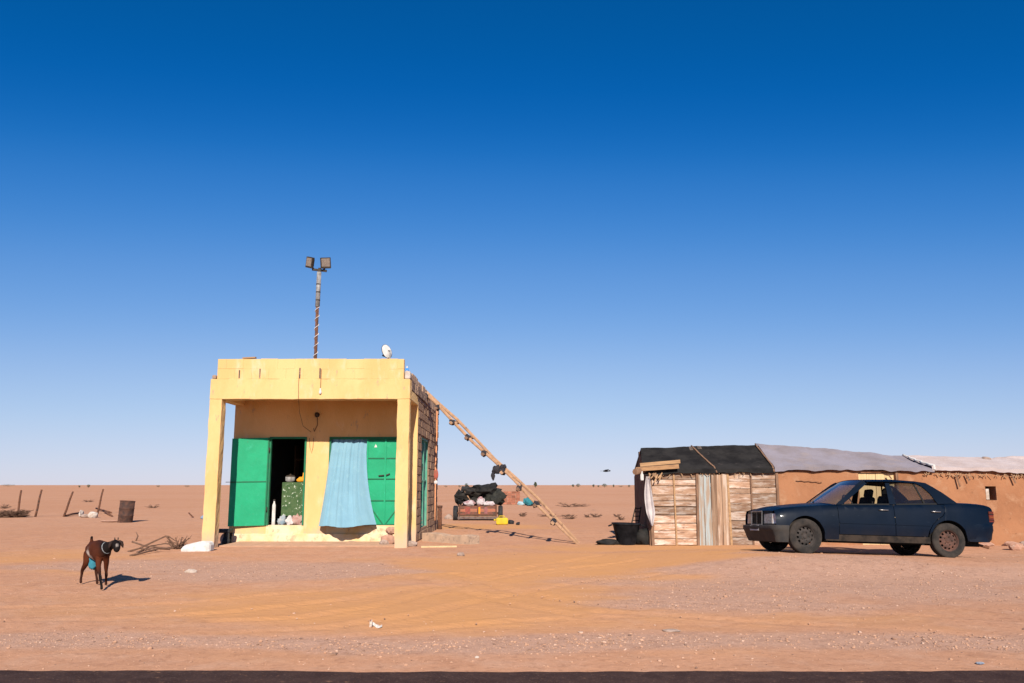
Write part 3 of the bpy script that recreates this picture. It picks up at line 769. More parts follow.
for (px, w, h, m, lb, n) in ((282.5, .18, .26, pmat('blue_white_bag', (.16, .21, .25), (.28, .28, .28), 9), 'pale blue bag on the floor of the left doorway', 'bag'),
                          (290.5, .19, .24, CLOTH_WHITE, 'white bag on the floor of the left doorway', 'bag'),
                          (299, .28, .27, pmat('pink_bag', (.26, .13, .11), (.32, .23, .20), 9), 'pinkish bag on the floor of the left doorway', 'bag')):
    x = (px - 512) / FPX * 21.55
    tag(MB().blob((x, 21.95, .40 + h * .42), (w, .22, h), px, .6, 3, flat=-h * .42).build(n, m), lb, n)
wb = thing('white_canister', 'tall narrow white canister inside the left doorway', 'canister', (-6.0, 21.9, .40))
MB().lathe([(0, 0), (.055, 0), (.042, .04), (.042, .5), (.02, .56), (.018, .60), (0, .60)], (-6.0, 21.9, .40), n=16).build('bottle', WHITE, wb)
MB().lathe([(.03, .602), (.03, .64), (0, .645)], (-6.0, 21.9, .40), n=12).build('cap', DARK_METAL, wb)

# ------------------------------------------------------------------ on the shop roof
PXc, PYc = at_y(315.5, 357, 20.5).x, 20.5
ptop = at_y(318.3, 272, 20.5).z
pole = thing('floodlight_pole', 'tall pole with two floodlights rising from the shop roof', 'light pole', (PXc, PYc, 3.828))
zm = 3.83 + (ptop - 3.83) * 0.70
MB().tube([(PXc, PYc, 3.828), (PXc, PYc, zm)], 0.038, 10).build('lower_pole', RUST, pole)
MB().tube([(PXc, PYc, zm - .05), (PXc + .01, PYc, ptop)], 0.055, 10).build('upper_pole', GALV, pole)
sp = []
for k in range(97):
    t = k / 96; a = t * 2 * math.pi * 8
    sp.append((PXc + .05 * math.cos(a), PYc + .05 * math.sin(a), 3.9 + (zm - 3.95) * t))
MB().tube(sp, 0.009, 6).build('wound_cable', CLOTH_WHITE, pole)
for zz in (zm + .1, zm + .3, zm + .5): MB().lathe([(.058, 0), (.058, .03)], (PXc + .004, PYc, zz), n=10).build('clamp', DARK_METAL, pole)
cb = MB(); cb.bar((PXc - .16, PYc - .02, ptop + .06), (PXc + .20, PYc - .02, ptop + .02), .05, .05); cb.tube([(PXc + .01, PYc, ptop - .02), (PXc + .02, PYc - .01, ptop + .1)], .035, 8)
cb.build('cross_arm', DARK_METAL, pole)
LENS = pmat('lamp_glass', (.13, .10, .085), (.19, .15, .12), 30, .25)
for (px, py, sx, rz, ry, w) in ((310, 262.5, -1, R(-24), R(16), .20), (325.6, 263, 1, R(16), R(-6), .25)):
    c = at_y(px, py, PYc - .10)
    rot = Matrix.Rotation(rz, 3, 'Z') @ Matrix.Rotation(ry, 3, 'Y') @ Matrix.Rotation(R(12), 3, 'X')
    body = MB().box(c, (w, .08, .27), rot); bk = c + rot @ Vector((0, .06, 0)); body.box(bk, (w * .7, .05, .18), rot)
    lo = body.build('floodlight', DARK_METAL, pole, bevel=.01)
    MB().box(c + rot @ Vector((0, -.045, .01)), (w - .05, .012, .20), rot).build('lens', LENS, lo)
    MB().bar(c + rot @ Vector((0, .05, -.08)), (PXc + .02 + sx * .1, PYc - .02, ptop + .04), .03, .03).build('bracket', DARK_METAL, lo)

dc = at_y(386.8, 351.5, 20.6)
dish = thing('satellite_dish', 'small white satellite dish above the parapet on the shop roof', 'satellite dish', (dc.x, 20.6, 3.828))
rot = Matrix.Rotation(R(62), 3, 'Z') @ Matrix.Rotation(R(28), 3, 'Y') 
pr = [(0.0, .05), (.06, .045), (.12, .03), (.17, .008), (.195, -.005), (.20, 0.0), (.197, .006), (.17, .018), (.12, .04), (.06, .055), (0, .06)]
dm = MB(); dm.lathe(pr, n=28, axis='X')
rotd = Matrix.Rotation(R(-38), 3, 'Z') @ Matrix.Rotation(R(-16), 3, 'Y')
dm.v = [tuple(rotd @ Vector((p[0], p[1] * .82, p[2] * .9)) + dc) for p in dm.v]
dm.build('reflector', WHITE, dish)
rm = MB().lathe([(.196, -.01), (.204, -.006), (.204, .006), (.196, .008)], n=28, axis='X'); rm.v = [tuple(rotd @ Vector((p[0], p[1] * .82, p[2] * .9)) + dc) for p in rm.v]; rm.build('rim', DARK_METAL, dish)
MB().tube([dc + rotd @ Vector((.05, 0, 0)), dc + rotd @ Vector((.12, 0, -.02)), (dc.x + .05, 20.66, 3.9), (dc.x + .05, 20.66, 3.828)], .018, 8).build('mast', GALV, dish)
MB().tube([dc + rotd @ Vector((.04, 0, -.19)), dc + rotd @ Vector((-.17, 0, -.05))], .009, 6).build('feed_arm', DARK_METAL, dish)
MB().tube([dc + rotd @ Vector((-.16, 0, -.05)), dc + rotd @ Vector((-.11, 0, -.035))], .022, 8).build('receiver', GALV, dish)
bc = at_y(407.3, 366, 20.0)
bt = thing('blue_bottle', 'small blue and white plastic bottle on the roof corner', 'bottle', (bc.x, 20.0, 4.03))
MB().lathe([(0, 0), (.035, 0), (.035, .10), (.015, .14), (.015, .16), (0, .16)], (bc.x - .02, 20.12, 4.03), n=12).build('bottle', WHITE, bt)
MB().lathe([(.04, .05), (.04, .11)], (bc.x - .02, 20.12, 4.03), n=12).build('wrapper', pmat('blue_wrap', (.05, .2, .5), None), bt)
bl = at_y(256, 357.5, 20.2)
tag(MB().bar((bl.x - .18, 20.2, 4.33), (bl.x + .12, 20.2, 4.345), .12, .03).build('roof_board', BEAM_WOOD), 'thin board lying on top of the parapet at left', 'board')
bpy.data.objects['roof_board'].location.y = YF + .1
bpy.data.objects['roof_board'].location.z = 4.315

# bulb hanging in the beam, lamp on the wall, loose wires
bu = at_y(320.3, 392, YF - .03)
hb = thing('hanging_bulb', 'white light bulb hanging on a wire from the front beam', 'light bulb', (bu.x, YF - .03, bu.z - .05))
MB().tube([(bu.x, YF - .02, 4.06), (bu.x, YF - .025, bu.z + .06)], .006, 6).build('wire', TWIG, hb)
MB().lathe([(0, -.055), (.022, -.045), (.032, -.015), (.028, .02), (.016, .05), (.016, .085), (0, .086)], (bu.x, YF - .035, bu.z), n=14).build('bulb', WHITE, hb)
wl = at_y(316.5, 414.5, YW - .1)
wlamp = thing('wall_lamp', 'dark bulkhead lamp on the shaded wall above the doors', 'lamp', (wl.x, YW, wl.z))
MB().tube([(wl.x, YW - .005, wl.z), (wl.x, YW - .09, wl.z)], [.06, .05], 12).build('socket', DARK_METAL, wlamp)
MB().lathe([(0, -.10), (.05, -.07), (.055, -.01), (.04, .03), (0, .035)], (wl.x + .01, YW - .11, wl.z + .02), n=14).build('shade', DARK_METAL, wlamp)
MB().tube([(wl.x, YW - .02, wl.z - .04), (wl.x + .02, YW - .03, wl.z - .25), (wl.x - .06, YW - .015, wl.z - .42), (wl.x - .08, YW - .01, wl.z - .34)], .008, 6).build('flex', RUST, wlamp)
w0 = at_y(300, 368, YF - .01)
pts = [at_y(299.5, 368, YF - .015), at_y(298.5, 385, YF - .02), at_y(298.5, 398, YF - .03), at_y(299.5, 412, YW - .6), at_y(303, 426, YW - .03), at_y(311, 432, YW - .025)]
tag(MB().tube(pts, .005, 6).build('electric_wire', TWIG, origin=pts[0]), 'thin loose wire trailing from the parapet into the porch', 'wire')
lp = [at_y(309.5, 438, YW - .015), at_y(309.8, 447, YW - .02), at_y(311.5, 453, YW - .02), at_y(313, 447, YW - .02), at_y(313.6, 438, YW - .015)]
tag(MB().tube(lp, .005, 6).build('wire_loop', TWIG, origin=lp[0]), 'small wire loop nailed to the wall between the doorways', 'wire')

# rope with a red float hanging down the flank
rx = XR + .05; ry_ = 26.2
rp_ = thing('hanging_rope', 'pale rope with red float hanging down the brick side wall', 'rope', (rx, ry_, .6))
MB().tube([(rx - .1, ry_, 4.06), (rx + .01, ry_, 3.9), (rx + .02, ry_, 3.0), (rx + .0, ry_ - .03, 2.0), (rx, ry_, 1.1), (rx, ry_ + .02, .35)], .022, 6).build('strand', ROPE, rp_)
MB().tube([(rx - .1, ry_ - .35, 4.06), (rx + .01, ry_ - .35, 3.85), (rx + .02, ry_ - .4, 2.9), (rx, ry_ - .7, 2.4)], .012, 6).build('strand', TWIG, rp_)
MB().blob((rx + .01, ry_, 1.72), (.16, .16, .34), 2, .1, 2).build('float', RED, rp_)
MB().blob((rx + .01, ry_, 1.48), (.12, .12, .13), 2, .1, 2).build('knot', CLOTH_WHITE, rp_)
dp = thing('drain_pipe', 'dark rusty pipe stub standing at the rear shop corner', 'pipe', (XR + .09, 27.45, 0))
MB().tube([(XR + .09, 27.45, -.05), (XR + .09, 27.45, .75)], .07, 10).build('pipe', RUST, dp)
MB().lathe([(.072, .70), (.085, .70), (.085, .76), (.06, .76)], (XR + .09, 27.45, 0), n=12).build('collar', RUST, dp)

# ------------------------------------------------------------------ ladder leaning on the roof edge
foot = gpt(580, 543.3); top = Vector((XR - .25, 24.0, 4.16))
run = (top - foot); hr = Vector((run.x, run.y, 0)).normalized(); side = Vector((.15, 1, .10)).normalized()      # the rungs run along the roof edge it leans on
LW = 0.27
lad = thing('wooden_ladder', 'long rough wooden ladder leaning against the shop roof edge', 'ladder', foot)
nrm = run.normalized().cross(side).normalized()
for sgn in (-1, 1):
    pts = []
    for k in range(9):
        t = k / 8; t0 = t * 1.0 - (.004 if sgn < 0 else 0)
        pts.append(foot + run * t0 + side * (sgn * LW * (1.0 - .12 * t)) + nrm * (.03 * math.sin(k * 1.7 + sgn)) - Vector((0, 0, .05 if k == 0 else 0)))
    MB().tube(pts, [.034 + .014 * (k / 8) for k in range(9)], 8).build('rail', WOOD_LADDER, lad)
for i, t in enumerate((.135, .235, .33, .43, .545, .65, .75, .85, .93)):
    c = foot + run * t; e = .17 + .10 * random.random()
    MB().bar(c - side * (LW + e) + nrm * .045, c + side * (LW + e) + nrm * .045 + run.normalized() * random.uniform(-.05, .05), .085, .05, up=nrm).build('rung', PLANK_DARK if i % 3 else WOOD_LADDER, lad)
    MB().blob(c - side * LW + nrm * .03, (.17, .15, .17), i + 2, .5, 2).build('lashing', RAG, lad)
c = foot + run * .455
rg_ = MB(); rg_.blob(c + Vector((-.12, -.30, -.10)), (.20, .18, .24), 4, .5, 3); rg_.blob(c + Vector((-.20, -.30, -.26)), (.11, .11, .22), 9, .5, 2)
rg_.blob(c + Vector((.06, -.30, -.02)), (.18, .15, .13), 11, .5, 2)
tag(rg_.build('rag_bundle', RAG), 'dark rag bundle tied to the middle of the ladder', 'rag')

# ------------------------------------------------------------------ things standing round the shop
wbk = gpt(193, 551)
def whiteslab():
    m = MB(); Y = wbk.y
    x0 = at_y(182.5, 545, Y).x; x1 = at_y(212, 545, Y).x
    prof = [(x0, -.05), (x1, -.05), (x1, .20), (x1 - .25, .205), (x0 + .22, .17), (x0 + .04, .12), (x0, .05)]
    n = len(prof); m.v = [(x, Y - .14, z) for x, z in prof] + [(x, Y + .2, z * 1.02) for x, z in prof]
    m.f = [tuple(range(n)), tuple(range(n, 2 * n))[::-1]] + [(i, (i + 1) % n, n + (i + 1) % n, n + i) for i in range(n)]; m.m = [0] * len(m.f); m.sm = [False] * len(m.f)
    return m
tag(whiteslab().build('white_kerbstone', WHITE, bevel=.07), 'whitewashed kerb stone lying against the left porch post', 'stone')
g1 = gpt(218, 545)
tag(MB().blob((g1.x, g1.y + .5, .10), (.26, .2, .30), 5, .2, 2).build('pale_stone', GREY_STONE), 'small greyish stone just right of the left porch post', 'stone')
bx = at_y(223, 538, 20.9)
bs = thing('low_black_stool', 'low black stool by the shop corner left of green door', 'stool', (bx.x, 20.95, 0.0))
MB().mm(at_y(215, 533, 20.9).x, at_y(231, 533, 20.9).x, 20.8, 21.1, .27, .36).build('seat', BLACK, bs, bevel=.03)
xr_ = at_y(230.5, 538, 20.9).x
for y in (20.82, 21.04): MB().mm(xr_ - .09, xr_ - .01, y, y + .06, -.02, .268).build('leg', BLACK, bs, bevel=.01)
for y in (20.93, ): MB().mm(xr_ - .18, xr_ - .12, y, y + .06, -.02, .268).build('leg', BLACK, bs, bevel=.01)
MB().blob((xr_ - .10, 20.88, .08), (.22, .2, .2), 7, .3, 2, flat=-.09).build('bundle', BLACK, bs)
# pinkish stones stacked beside the right post
for i, (px, py, w, h, m) in enumerate(((388, 533.5, .36, .26, PINK_STONE), (391.5, 528, .30, .20, PINK_STONE), (384.5, 537.5, .24, .15, GREY_STONE))):
    p = at_y(px, py, 20.55 - .1 * (i == 2))
    lb = ('lower large pinkish stone of the pile behind right porch post', 'upper pinkish stone of the pile behind right porch post', 'small grey stone at the foot of the pinkish stone pile')[i]
    z = (.13, .34, .07)[i]
    tag(MB().blob((p.x, p.y, z), (w, .3, h), i + 20, .25, 2, smooth=False).build('rock', m), lb, 'stone')
# concrete kerb beam
a = gpt(425, 541.5); e_ = gpt(470, 545.0)
kb = MB(); A = Vector((a.x - .1, a.y + .15, 0)); E = Vector((e_.x, e_.y + .1, 0)); d = (E - A).normalized(); q = Vector((-d.y, d.x, 0))
KV = []
for t in np.linspace(0, 1, 9):
    p = A + (E - A) * t; z = .20 + .02 * math.sin(t * 9)
    KV += [p + Vector((0, 0, -.1)), p + q * .30 + Vector((0, 0, -.1)), p + q * .30 + Vector((0, 0, z)), p + Vector((0, 0, z + .01 * math.sin(t * 23)))]
F = []
for k in range(8):
    for j in range(4): F.append((k * 4 + j, k * 4 + (j + 1) % 4, k * 4 + 4 + (j + 1) % 4, k * 4 + 4 + j))
F += [(3, 2, 1, 0), (32, 33, 34, 35)]
kb.add(KV, F)
tag(kb.build('concrete_kerb', CONCRETE, bevel=.02), 'rough concrete kerb beam lying on sand right of the shop', 'kerb')
p = gpt(441, 547.5); tag(MB().bar((p.x - .45, p.y, .015), (p.x + .35, p.y + .08, .02), .12, .03).build('half_buried_board', PALE_WOOD), 'thin pale board half buried in front of the concrete kerb', 'board')
p = gpt(411, 546.5); tag(MB().blob((p.x, p.y + .05, .05), (.3, .25, .16), 31, .3, 2, smooth=False).build('rock', GREY_STONE), 'grey stone at the foot of the right porch post', 'stone')
p = gpt(352, 543); tag(MB().blob((p.x, p.y + .1, .02), (.4, .2, .08), 33, .3, 2).build('rock', GREY_STONE), 'flat dark stone on the porch edge below the curtain', 'stone')

# ------------------------------------------------------------------ left: fence posts, drum, rubble, wire
posts = [((17, 517.5), (21.2, 490)), ((35.2, 517), (41.8, 489.5)), ((63.5, 517), (73, 491.5)), ((97.3, 514), (103.3, 489))]
plb = ('leaning rusty fence post rising out of the dark scrub', 'leaning bare fence post standing alone right of the dark scrub', 'leaning fence post with a rail lying at its foot', 'leaning fence post beside the small white stones')
for (b_, t_), lb in zip(posts, plb):
    g = gpt(*b_); tp = at_y(*t_, g.y + .1)
    pt = thing('fence_post', lb, 'fence post', g, 'leaning fence posts in the desert')
    dv = (tp - g)
    pts = [g - dv * .1, g + dv * .3 + Vector((.01, 0, 0)), g + dv * .7 + Vector((-.01, 0, 0)), tp]
    MB().tube(pts, [.05, .046, .042, .04], 7).build('stake', RUST, pt)
    MB().tube([g + dv * .55 + Vector((.05, 0, 0)), g + dv * .55 + Vector((.0, -.05, .01)), g + dv * .55 + Vector((-.05, 0, 0))], .012, 5).build('wire_tie', DARK_METAL, pt)
g = gpt(64, 516.8); g2 = gpt(80, 514.5)
tag(MB().tube([g + Vector((.05, 0, .04)), (g + g2) / 2 + Vector((0, 0, .08)), g2 + Vector((0, 0, .07))], .045, 7).build('fallen_rail', RUST, origin=g), 'rusty rail lying between two leaning fence posts', 'rail')
for (a_, b_, lb) in (((96, 510.5), (111, 513.5), 'upper fallen rail right of the last leaning fence post'), ((103, 513), (112, 517), 'lower fallen rail near the rusty drum')):
    g = gpt(*a_); g2 = gpt(*b_)
    tag(MB().tube([g + Vector((0, 0, .12)), g2 + Vector((0, 0, .04))], .045, 7).build('fallen_rail', RUST, origin=g), lb, 'rail')
for (px, py, w, h, m, lb) in ((81, 512, .14, .34, WHITE_STONE, 'upright white stone between the two right fence posts'), (85.5, 517.5, .5, .16, GREY_STONE, 'low grey stone below the upright white stone'), (92.8, 517.8, .40, .32, WHITE_STONE, 'rounded whitish stone beside the last fence post'), (109, 522, .7, .08, PINK_STONE, 'flat pale stone slab left of the rusty drum')):
    p = gpt(px, py if py > 513 else 517); tag(MB().blob((p.x, p.y, h * .4), (w, .4, h), px, .25, 2, smooth=False).build('rock', m), lb, 'stone')
# dark dry scrub round the first post
def dry_bush(name, c, r, hgt, n, mat, label, flat=.3, seed=1, cat='bush'):
    rr = random.Random(seed); m = MB()
    for k in range(n):
        a = rr.uniform(0, 6.28); l = r * rr.uniform(.35, 1); h = hgt * rr.uniform(.1, 1)
        p0 = Vector(c) + Vector((rr.uniform(-.2, .2) * r, rr.uniform(-.2, .2) * r, -.02))
        p2 = Vector(c) + Vector((math.cos(a) * l, math.sin(a) * l, h)); p1 = (p0 + p2) / 2 + Vector((rr.uniform(-.1, .1) * r, rr.uniform(-.1, .1) * r, h * rr.uniform(0, .35)))
        m.tube([p0, p1, p2], [.016, .012, .005], 4, cap=False)
        for q in range(2):
            s_ = p1 + (p2 - p1) * rr.uniform(.1, .9); m.tube([s_, s_ + Vector((rr.uniform(-.22, .22) * r, rr.uniform(-.22, .22) * r, rr.uniform(-.05, .25) * hgt))], [.009, .004], 3, cap=False)
    return tag(m.build(name, mat, origin=c, recalc=False), label, cat)
g = gpt(14, 517.5); dry_bush('dry_scrub', (g.x, g.y, .0), .80, .34, 170, TWIG, 'dark tangled scrub at the foot of the first fence post', seed=4)
g = gpt(3, 517.5); dry_bush('dry_scrub', (g.x - .3, g.y, .0), .7, .3, 80, TWIG, 'low dark scrub at the left edge of the picture', seed=5)
# oil drum
g = gpt(121.5, 522.8); g.y += .3
DRUM = pmat('rusty_drum', (.085, .042, .030), (.045, .028, .024), 7, .75, .3, 40, c3=(.14, .07, .045), s3=5, metal=.2)
drum = thing('oil_drum', 'dark rusty oil drum standing on the sand', 'drum', g)
tl = Matrix.Rotation(R(3), 3, 'Y')
def dpt(m): m.v = [tuple(tl @ (Vector(p) * .92) + g) for p in m.v]; return m
dpt(MB().lathe([(0, -.02), (.28, -.02), (.29, .0), (.29, .27), (.302, .285), (.302, .30), (.29, .315), (.29, .555), (.302, .57), (.302, .585), (.29, .60), (.29, .86), (.275, .862), (.27, .80), (0, .80)], n=28)).build('shell', DRUM, drum)
dpt(MB().lathe([(.288, .85), (.305, .86), (.305, .885), (.28, .885), (.28, .85)], n=28)).build('rim', DRUM, drum)
# tangle of wire and branches between goat and shop
tw = [[(137, 553), (150, 549), (165, 547.5), (180, 549)], [(130, 556), (142, 555), (158, 552), (170, 551)], [(132, 541.5), (145, 546), (165, 548), (181, 548)],
      [(136, 541), (138, 536), (136, 532)], [(140, 548), (155, 541), (166, 536), (169, 536.5), (176, 541)], [(128, 552), (140, 551), (158, 552.5)]]
hts = [[0, .05, .08, .05], [0, .03, .06, .02], [.02, .05, .08, .1], [.0, .15, .32], [.02, .12, .25, .26, .10], [0, .05, .02]]
for i, (q, h_) in enumerate(zip(tw, hts)):
    Y = gpt(*q[0]).y if i in (3, ) else None
    P = [gpt(*w) for w in q]
    if i in (2, 4): 
        Y = gpt(160, 549).y; P = [at_y(w[0], w[1], Y) for w in q]; P = [Vector((p.x, p.y, max(p.z, .01))) for p in P]
    elif i == 3:
        Y = gpt(136, 541).y; P = [at_y(w[0], w[1], Y) for w in q]
    else: P = [p + Vector((0, 0, h + .01)) for p, h in zip(P, h_)]
    lb = ('nearest long dry branch on the ground left of the shop', 'short dry branch lying just behind the goat', 'stiff wire stretched low between goat and white kerb stone', 'single upright twig behind the goat', 'bent dry branch arching above the ground left of shop', 'thin dry branch lying beside the goat head')[i]
    n = 'dry_branch' if i != 2 else 'stiff_wire'
    tag(MB().tube(P, [.022] + [.018] * (len(P) - 2) + [.008], 5).build(n, TWIG, origin=P[0]), lb, 'branch' if i != 2 else 'wire')
g = gpt(177, 549); dry_bush('dry_scrub', (g.x, g.y, 0), .28, .3, 40, TWIG, 'small heap of dry twigs against the white kerb stone', seed=8)
p = gpt(191, 572.6); tag(MB().blob((p.x, p.y, .02), (.20, .14, .08), 51, .3, 2, smooth=False).build('rock', WHITE_STONE), 'flat white stone on the sand in front of left porch post', 'stone')
p = gpt(191, 518); tag(MB().bar((p.x - .12, p.y, .22), (p.x + .1, p.y, .02), .05, .05).build('stick', RUST), 'short dark stick on the sand left of the porch post', 'stick')
p = gpt(201, 519); tag(MB().blob((p.x + .15, p.y, .08), (.34, .3, .2), 55, .3, 2).build('grey_bag', pmat('blue_grey_bag', (.15, .2, .27), None)), 'small blue grey bag beyond the left porch post', 'bag')

# ------------------------------------------------------------------ litter in the foreground
p = gpt(374, 627.5)
lt = thing('torn_wrapper', 'torn white and brown wrapper on the orange sand', 'litter', p)
lm = MB()
for k, (dx, dy_, dz, w, h, a) in enumerate(((-.03, 0, .04, .03, .07, .4), (.01, .02, .02, .07, .03, -.3), (.05, -.02, .012, .06, .02, .2))):
    def sheet(u, v, k=k, dx=dx, dy_=dy_, dz=dz, w=w, h=h, a=a):
        return (p.x + dx + (u - .5) * w, p.y + dy_ + .03 * math.sin(u * 5 + k) , p.z + dz + (v - .5) * h + a * (u - .5) * w)
    MB().grid(sheet, 6, 5).build('scrap', WHITE if k != 0 else pmat('brown_scrap', (.18, .08, .06), (.5, .45, .4), 30), lt, solid=.002)
for px, py, w, h, m, lb in ((477, 658, .035, .02, WHITE_STONE, 'lone white pebble near the road edge'), (672, 631.5, .18, .03, GREY_STONE, 'flat dark stone on the sand right of centre'), (980, 664, .07, .02, pmat('blue_scrap', (.10, .12, .17), (.25, .25, .25), 20), 'bluish scrap on the verge at far right'), (461, 556, .16, .09, GREY_STONE, 'pale stone in front of the concrete kerb'),
                             (603, 543.5, .25, .12, GREY_STONE, 'dark stone lying left of the black tub'), (1016, 550, .30, .22, PINK_STONE, 'dark reddish stone on the sand right of the car'), (993, 545, .24, .14, GREY_STONE, 'small stone behind the rear end of the car')):
    p = gpt(px, py); tag(MB().blob((p.x, p.y, p.z + h * .3), (w, w * .8, h), px, .3, 2, smooth=False).build('rock', m), lb, 'stone')

# ------------------------------------------------------------------ loaded cart behind the ladder
def cart():
    Y = gpt(480, 520.5).y
    S = (Y * math.cos(PITCH)) / FPX
    X = lambda px: (px - 512) * S
    Zp = lambda py: at_y(480, py, Y).z
    c = thing('loaded_cart', 'old red cart loaded with sacks beside the ladder shadow', 'cart', (X(480), Y, hz(X(480), Y)))
    z0 = hz(X(480), Y)
    x0, x1 = X(460.5), X(495.5); zb, zt = Zp(515), Zp(505.5)
    WOODR = pmat('red_brown_board', (.17, .06, .04), (.11, .055, .038), 7, .85, .5, 20, c3=(.07, .045, .035), s3=9, t3=(.5, .65))
    n = 3; hgt = (zt - zb) / n
    for k in range(n):
        MB().mm(x0, x1, Y - .03, Y + .02, zb + k * hgt, zb + (k + 1) * hgt - .012).build('tail_board', WOODR if k != 1 else pmat('brown_board', (.22, .10, .06), (.3, .1, .06), 6), c, bevel=.008)
    for x in (x0 - .03, (x0 + x1) / 2, x1 + .03): MB().mm(x - .03, x + .03, Y - .06, Y - .032, zb - .06, zt + .05).build('stanchion', RUST, c)
    for x in (x0, x1 - .04): MB().mm(x, x + .04, Y + .022, Y + 2.2, zb, zt).build('side_board', WOODR, c)
    MB().mm(x0, x1, Y + .022, Y + 2.2, zb - .06, zb - .003).build('bed', PLANK_DARK, c)
    MB().mm(x0 - .1, x1 + .1, Y - .08, Y - .01, zb - .16, zb - .065).build('bumper_bar', pmat('dull_bumper', (.13, .10, .085), (.09, .055, .045), 8), c, bevel=.01)
    for x in (x0 - .20, x1 + .20):
        r = .30
        w = MB().lathe([(.14, -.08), (.27, -.09), (r, -.06), (r, .06), (.27, .09), (.14, .08)], (x, Y + .25, z0 + r - .02), axis='X', n=24).build('wheel', BLACK, c)
        MB().lathe([(0, -.05), (.10, -.06), (.145, -.03), (.145, .03), (0, .05)], (x, Y + .25, z0 + r - .02), axis='X', n=20).build('rim', RUST, w)
    MB().tube([(x0 - .15, Y + .25, z0 + .28), (x1 + .15, Y + .25, z0 + .28)], .045, 8).build('axle', RUST, c)
    ly = Y + .6
    loads = [(470, 494, .85, .8, .50, pmat('grey_brown_sack', (.030, .025, .021), (.014, .012, .011), 5, .8, .6, 9), 'sack', 'grey black sack at the left of the cart load', 'sack'), (484, 491.5, 1.25, .9, .62, BLACK_BAG, 'sack', 'big black sack on top of the cart load', 'sack'), (495, 498, .85, .7, .55, pmat('olive_sack', (.030, .029, .024), (.014, .014, .013), 6, bump=.4, bscale=14), 'sack', 'dark olive sack hanging over the right of the cart', 'sack'),
             (459.5, 498, .42, .5, .55, BLACK_BAG, 'sack', 'black sack hanging over the left side of the cart', 'sack'), (478, 499, 1.1, .8, .5, BLACK_BAG, 'sack', 'dark sack in the middle of the cart load', 'sack')]
    for i, (px, py, w, d_, h, m, nm, lb, cat) in enumerate(loads):
        tag(MB().blob((X(px), ly + (.1 if i in (1, 4) else -.1), Zp(py)), (w, d_, h), i + 3, .62, 3, smooth=(i in (2, 4))).build(nm, m), lb, cat)
    CW = pmat('pinkish_white_cloth', (.36, .32, .32), (.22, .11, .11), 6, .95, .4, 14, t2=(.45, .62))
    for i, (px, py, w, h, lb) in enumerate(((469.5, 503.3, .48, .22, 'white bundle at the left edge of the cart'), (480.5, 502, .34, .38, 'pointed white bundle in the middle of the cart'), (489, 503.6, .48, .20, 'pinkish white bundle at the right of the cart'))):
        m = MB().blob((X(px), Y + .10, Zp(py)), (w, .4, h), i + 9, .3, 3)
        if i == 1: m.tube([(X(px), Y + .05, Zp(501)), (X(px) + .02, Y + .05, Zp(496.5))], [.13, .02], 10)
        tag(m.build('cloth_bundle', CW), lb, 'bundle')
    st = thing('cart_pole', 'thin stick poking up among the sacks on the cart', 'stick', (X(466), Y + .2, Zp(500)))
    MB().tube([(X(470), Y + .12, Zp(500)), (X(464.5), Y + .15, Zp(491))], .025, 6).build('stick', WOOD_LADDER, st)
    tag(MB().box((X(465), Y + .5, Zp(490)), (.36, .3, .26), Matrix.Rotation(.2, 3, 'Y')).build('black_box', BLACK, bevel=.03), 'black box on the upper left of the cart load', 'box')
    # bright patches painted on the tail boards
    for px, w, m in ((479.2, .10, ORANGE), (486, .13, pmat('pink_paint', (.24, .09, .09), (.15, .07, .06), 12)), (468, .2, pmat('red_paint', (.24, .06, .045), (.14, .05, .04), 12))):
        MB().mm(X(px) - w / 2, X(px) + w / 2, Y - .034, Y - .0305, zb + .05, zt - .06).build('paint_patch', m, c)
    return c
cart()
g = gpt(502, 525); g.y += .1
jc = thing('jerrycan', 'yellow plastic jerrycan lying beside the cart', 'jerrycan', g)
j = MB(); j.box((g.x, g.y, g.z + .13), (.42, .26, .24)); j.build('body', YELLOWP, jc, bevel=.05)
MB().tube([(g.x - .23, g.y, g.z + .17), (g.x - .29, g.y, g.z + .17)], .035, 8).build('spout', YELLOWP, jc)
MB().tube([(g.x - .12, g.y, g.z + .25), (g.x - .10, g.y, g.z + .31), (g.x + .08, g.y, g.z + .31), (g.x + .10, g.y, g.z + .25)], .016, 6).build('handle', YELLOWP, jc)
g = gpt(511.5, 504.5)
S = g.y * math.cos(PITCH) / FPX; hh = at_y(511, 491.3, g.y).z
ck = thing('brick_stack', 'stack of reddish bricks far behind the cart', 'brick stack', g)
sb_me = MB().box((0, 0, 0), (1, 1, 1)).mesh('brick', pmat('red_brick', (.26, .10, .06), (.20, .08, .05), 6, rand=.3, bump=.3)); bevel_shared(sb_me, .04)
nr = 6
for r_ in range(nr):
    for q in range(4):
        w = 17 * S / 4
        piece('brick', sb_me, ck, (g.x - 17 * S / 2 + (q + .5) * w + random.uniform(-.02, .02), g.y + .3 + random.uniform(-.03, .03), hh / nr * (r_ + .5)), (w - .02, .6, hh / nr - .015))
g = gpt(528, 505.5)
tag(MB().blob((g.x, g.y, .25), (.62, .6, .5), 61, .5, 3).build('teal_bundle', TEAL), 'teal cloth bundle beside the brick stack', 'bundle')
g = gpt(523, 505); tag(MB().blob((g.x - .15, g.y - .1, .1), (.5, .5, .3), 62, .4, 3).build('pale_bundle', pmat('grey_teal', (.25, .33, .35), None)), 'pale grey bundle between brick stack and teal bundle', 'bundle')
g = gpt(535, 506); tag(MB().blob((g.x, g.y, .03), (.9, .5, .12), 63, .4, 3).build('black_sheet', BLACK), 'flat black sheet right of the teal bundle', 'sheet')
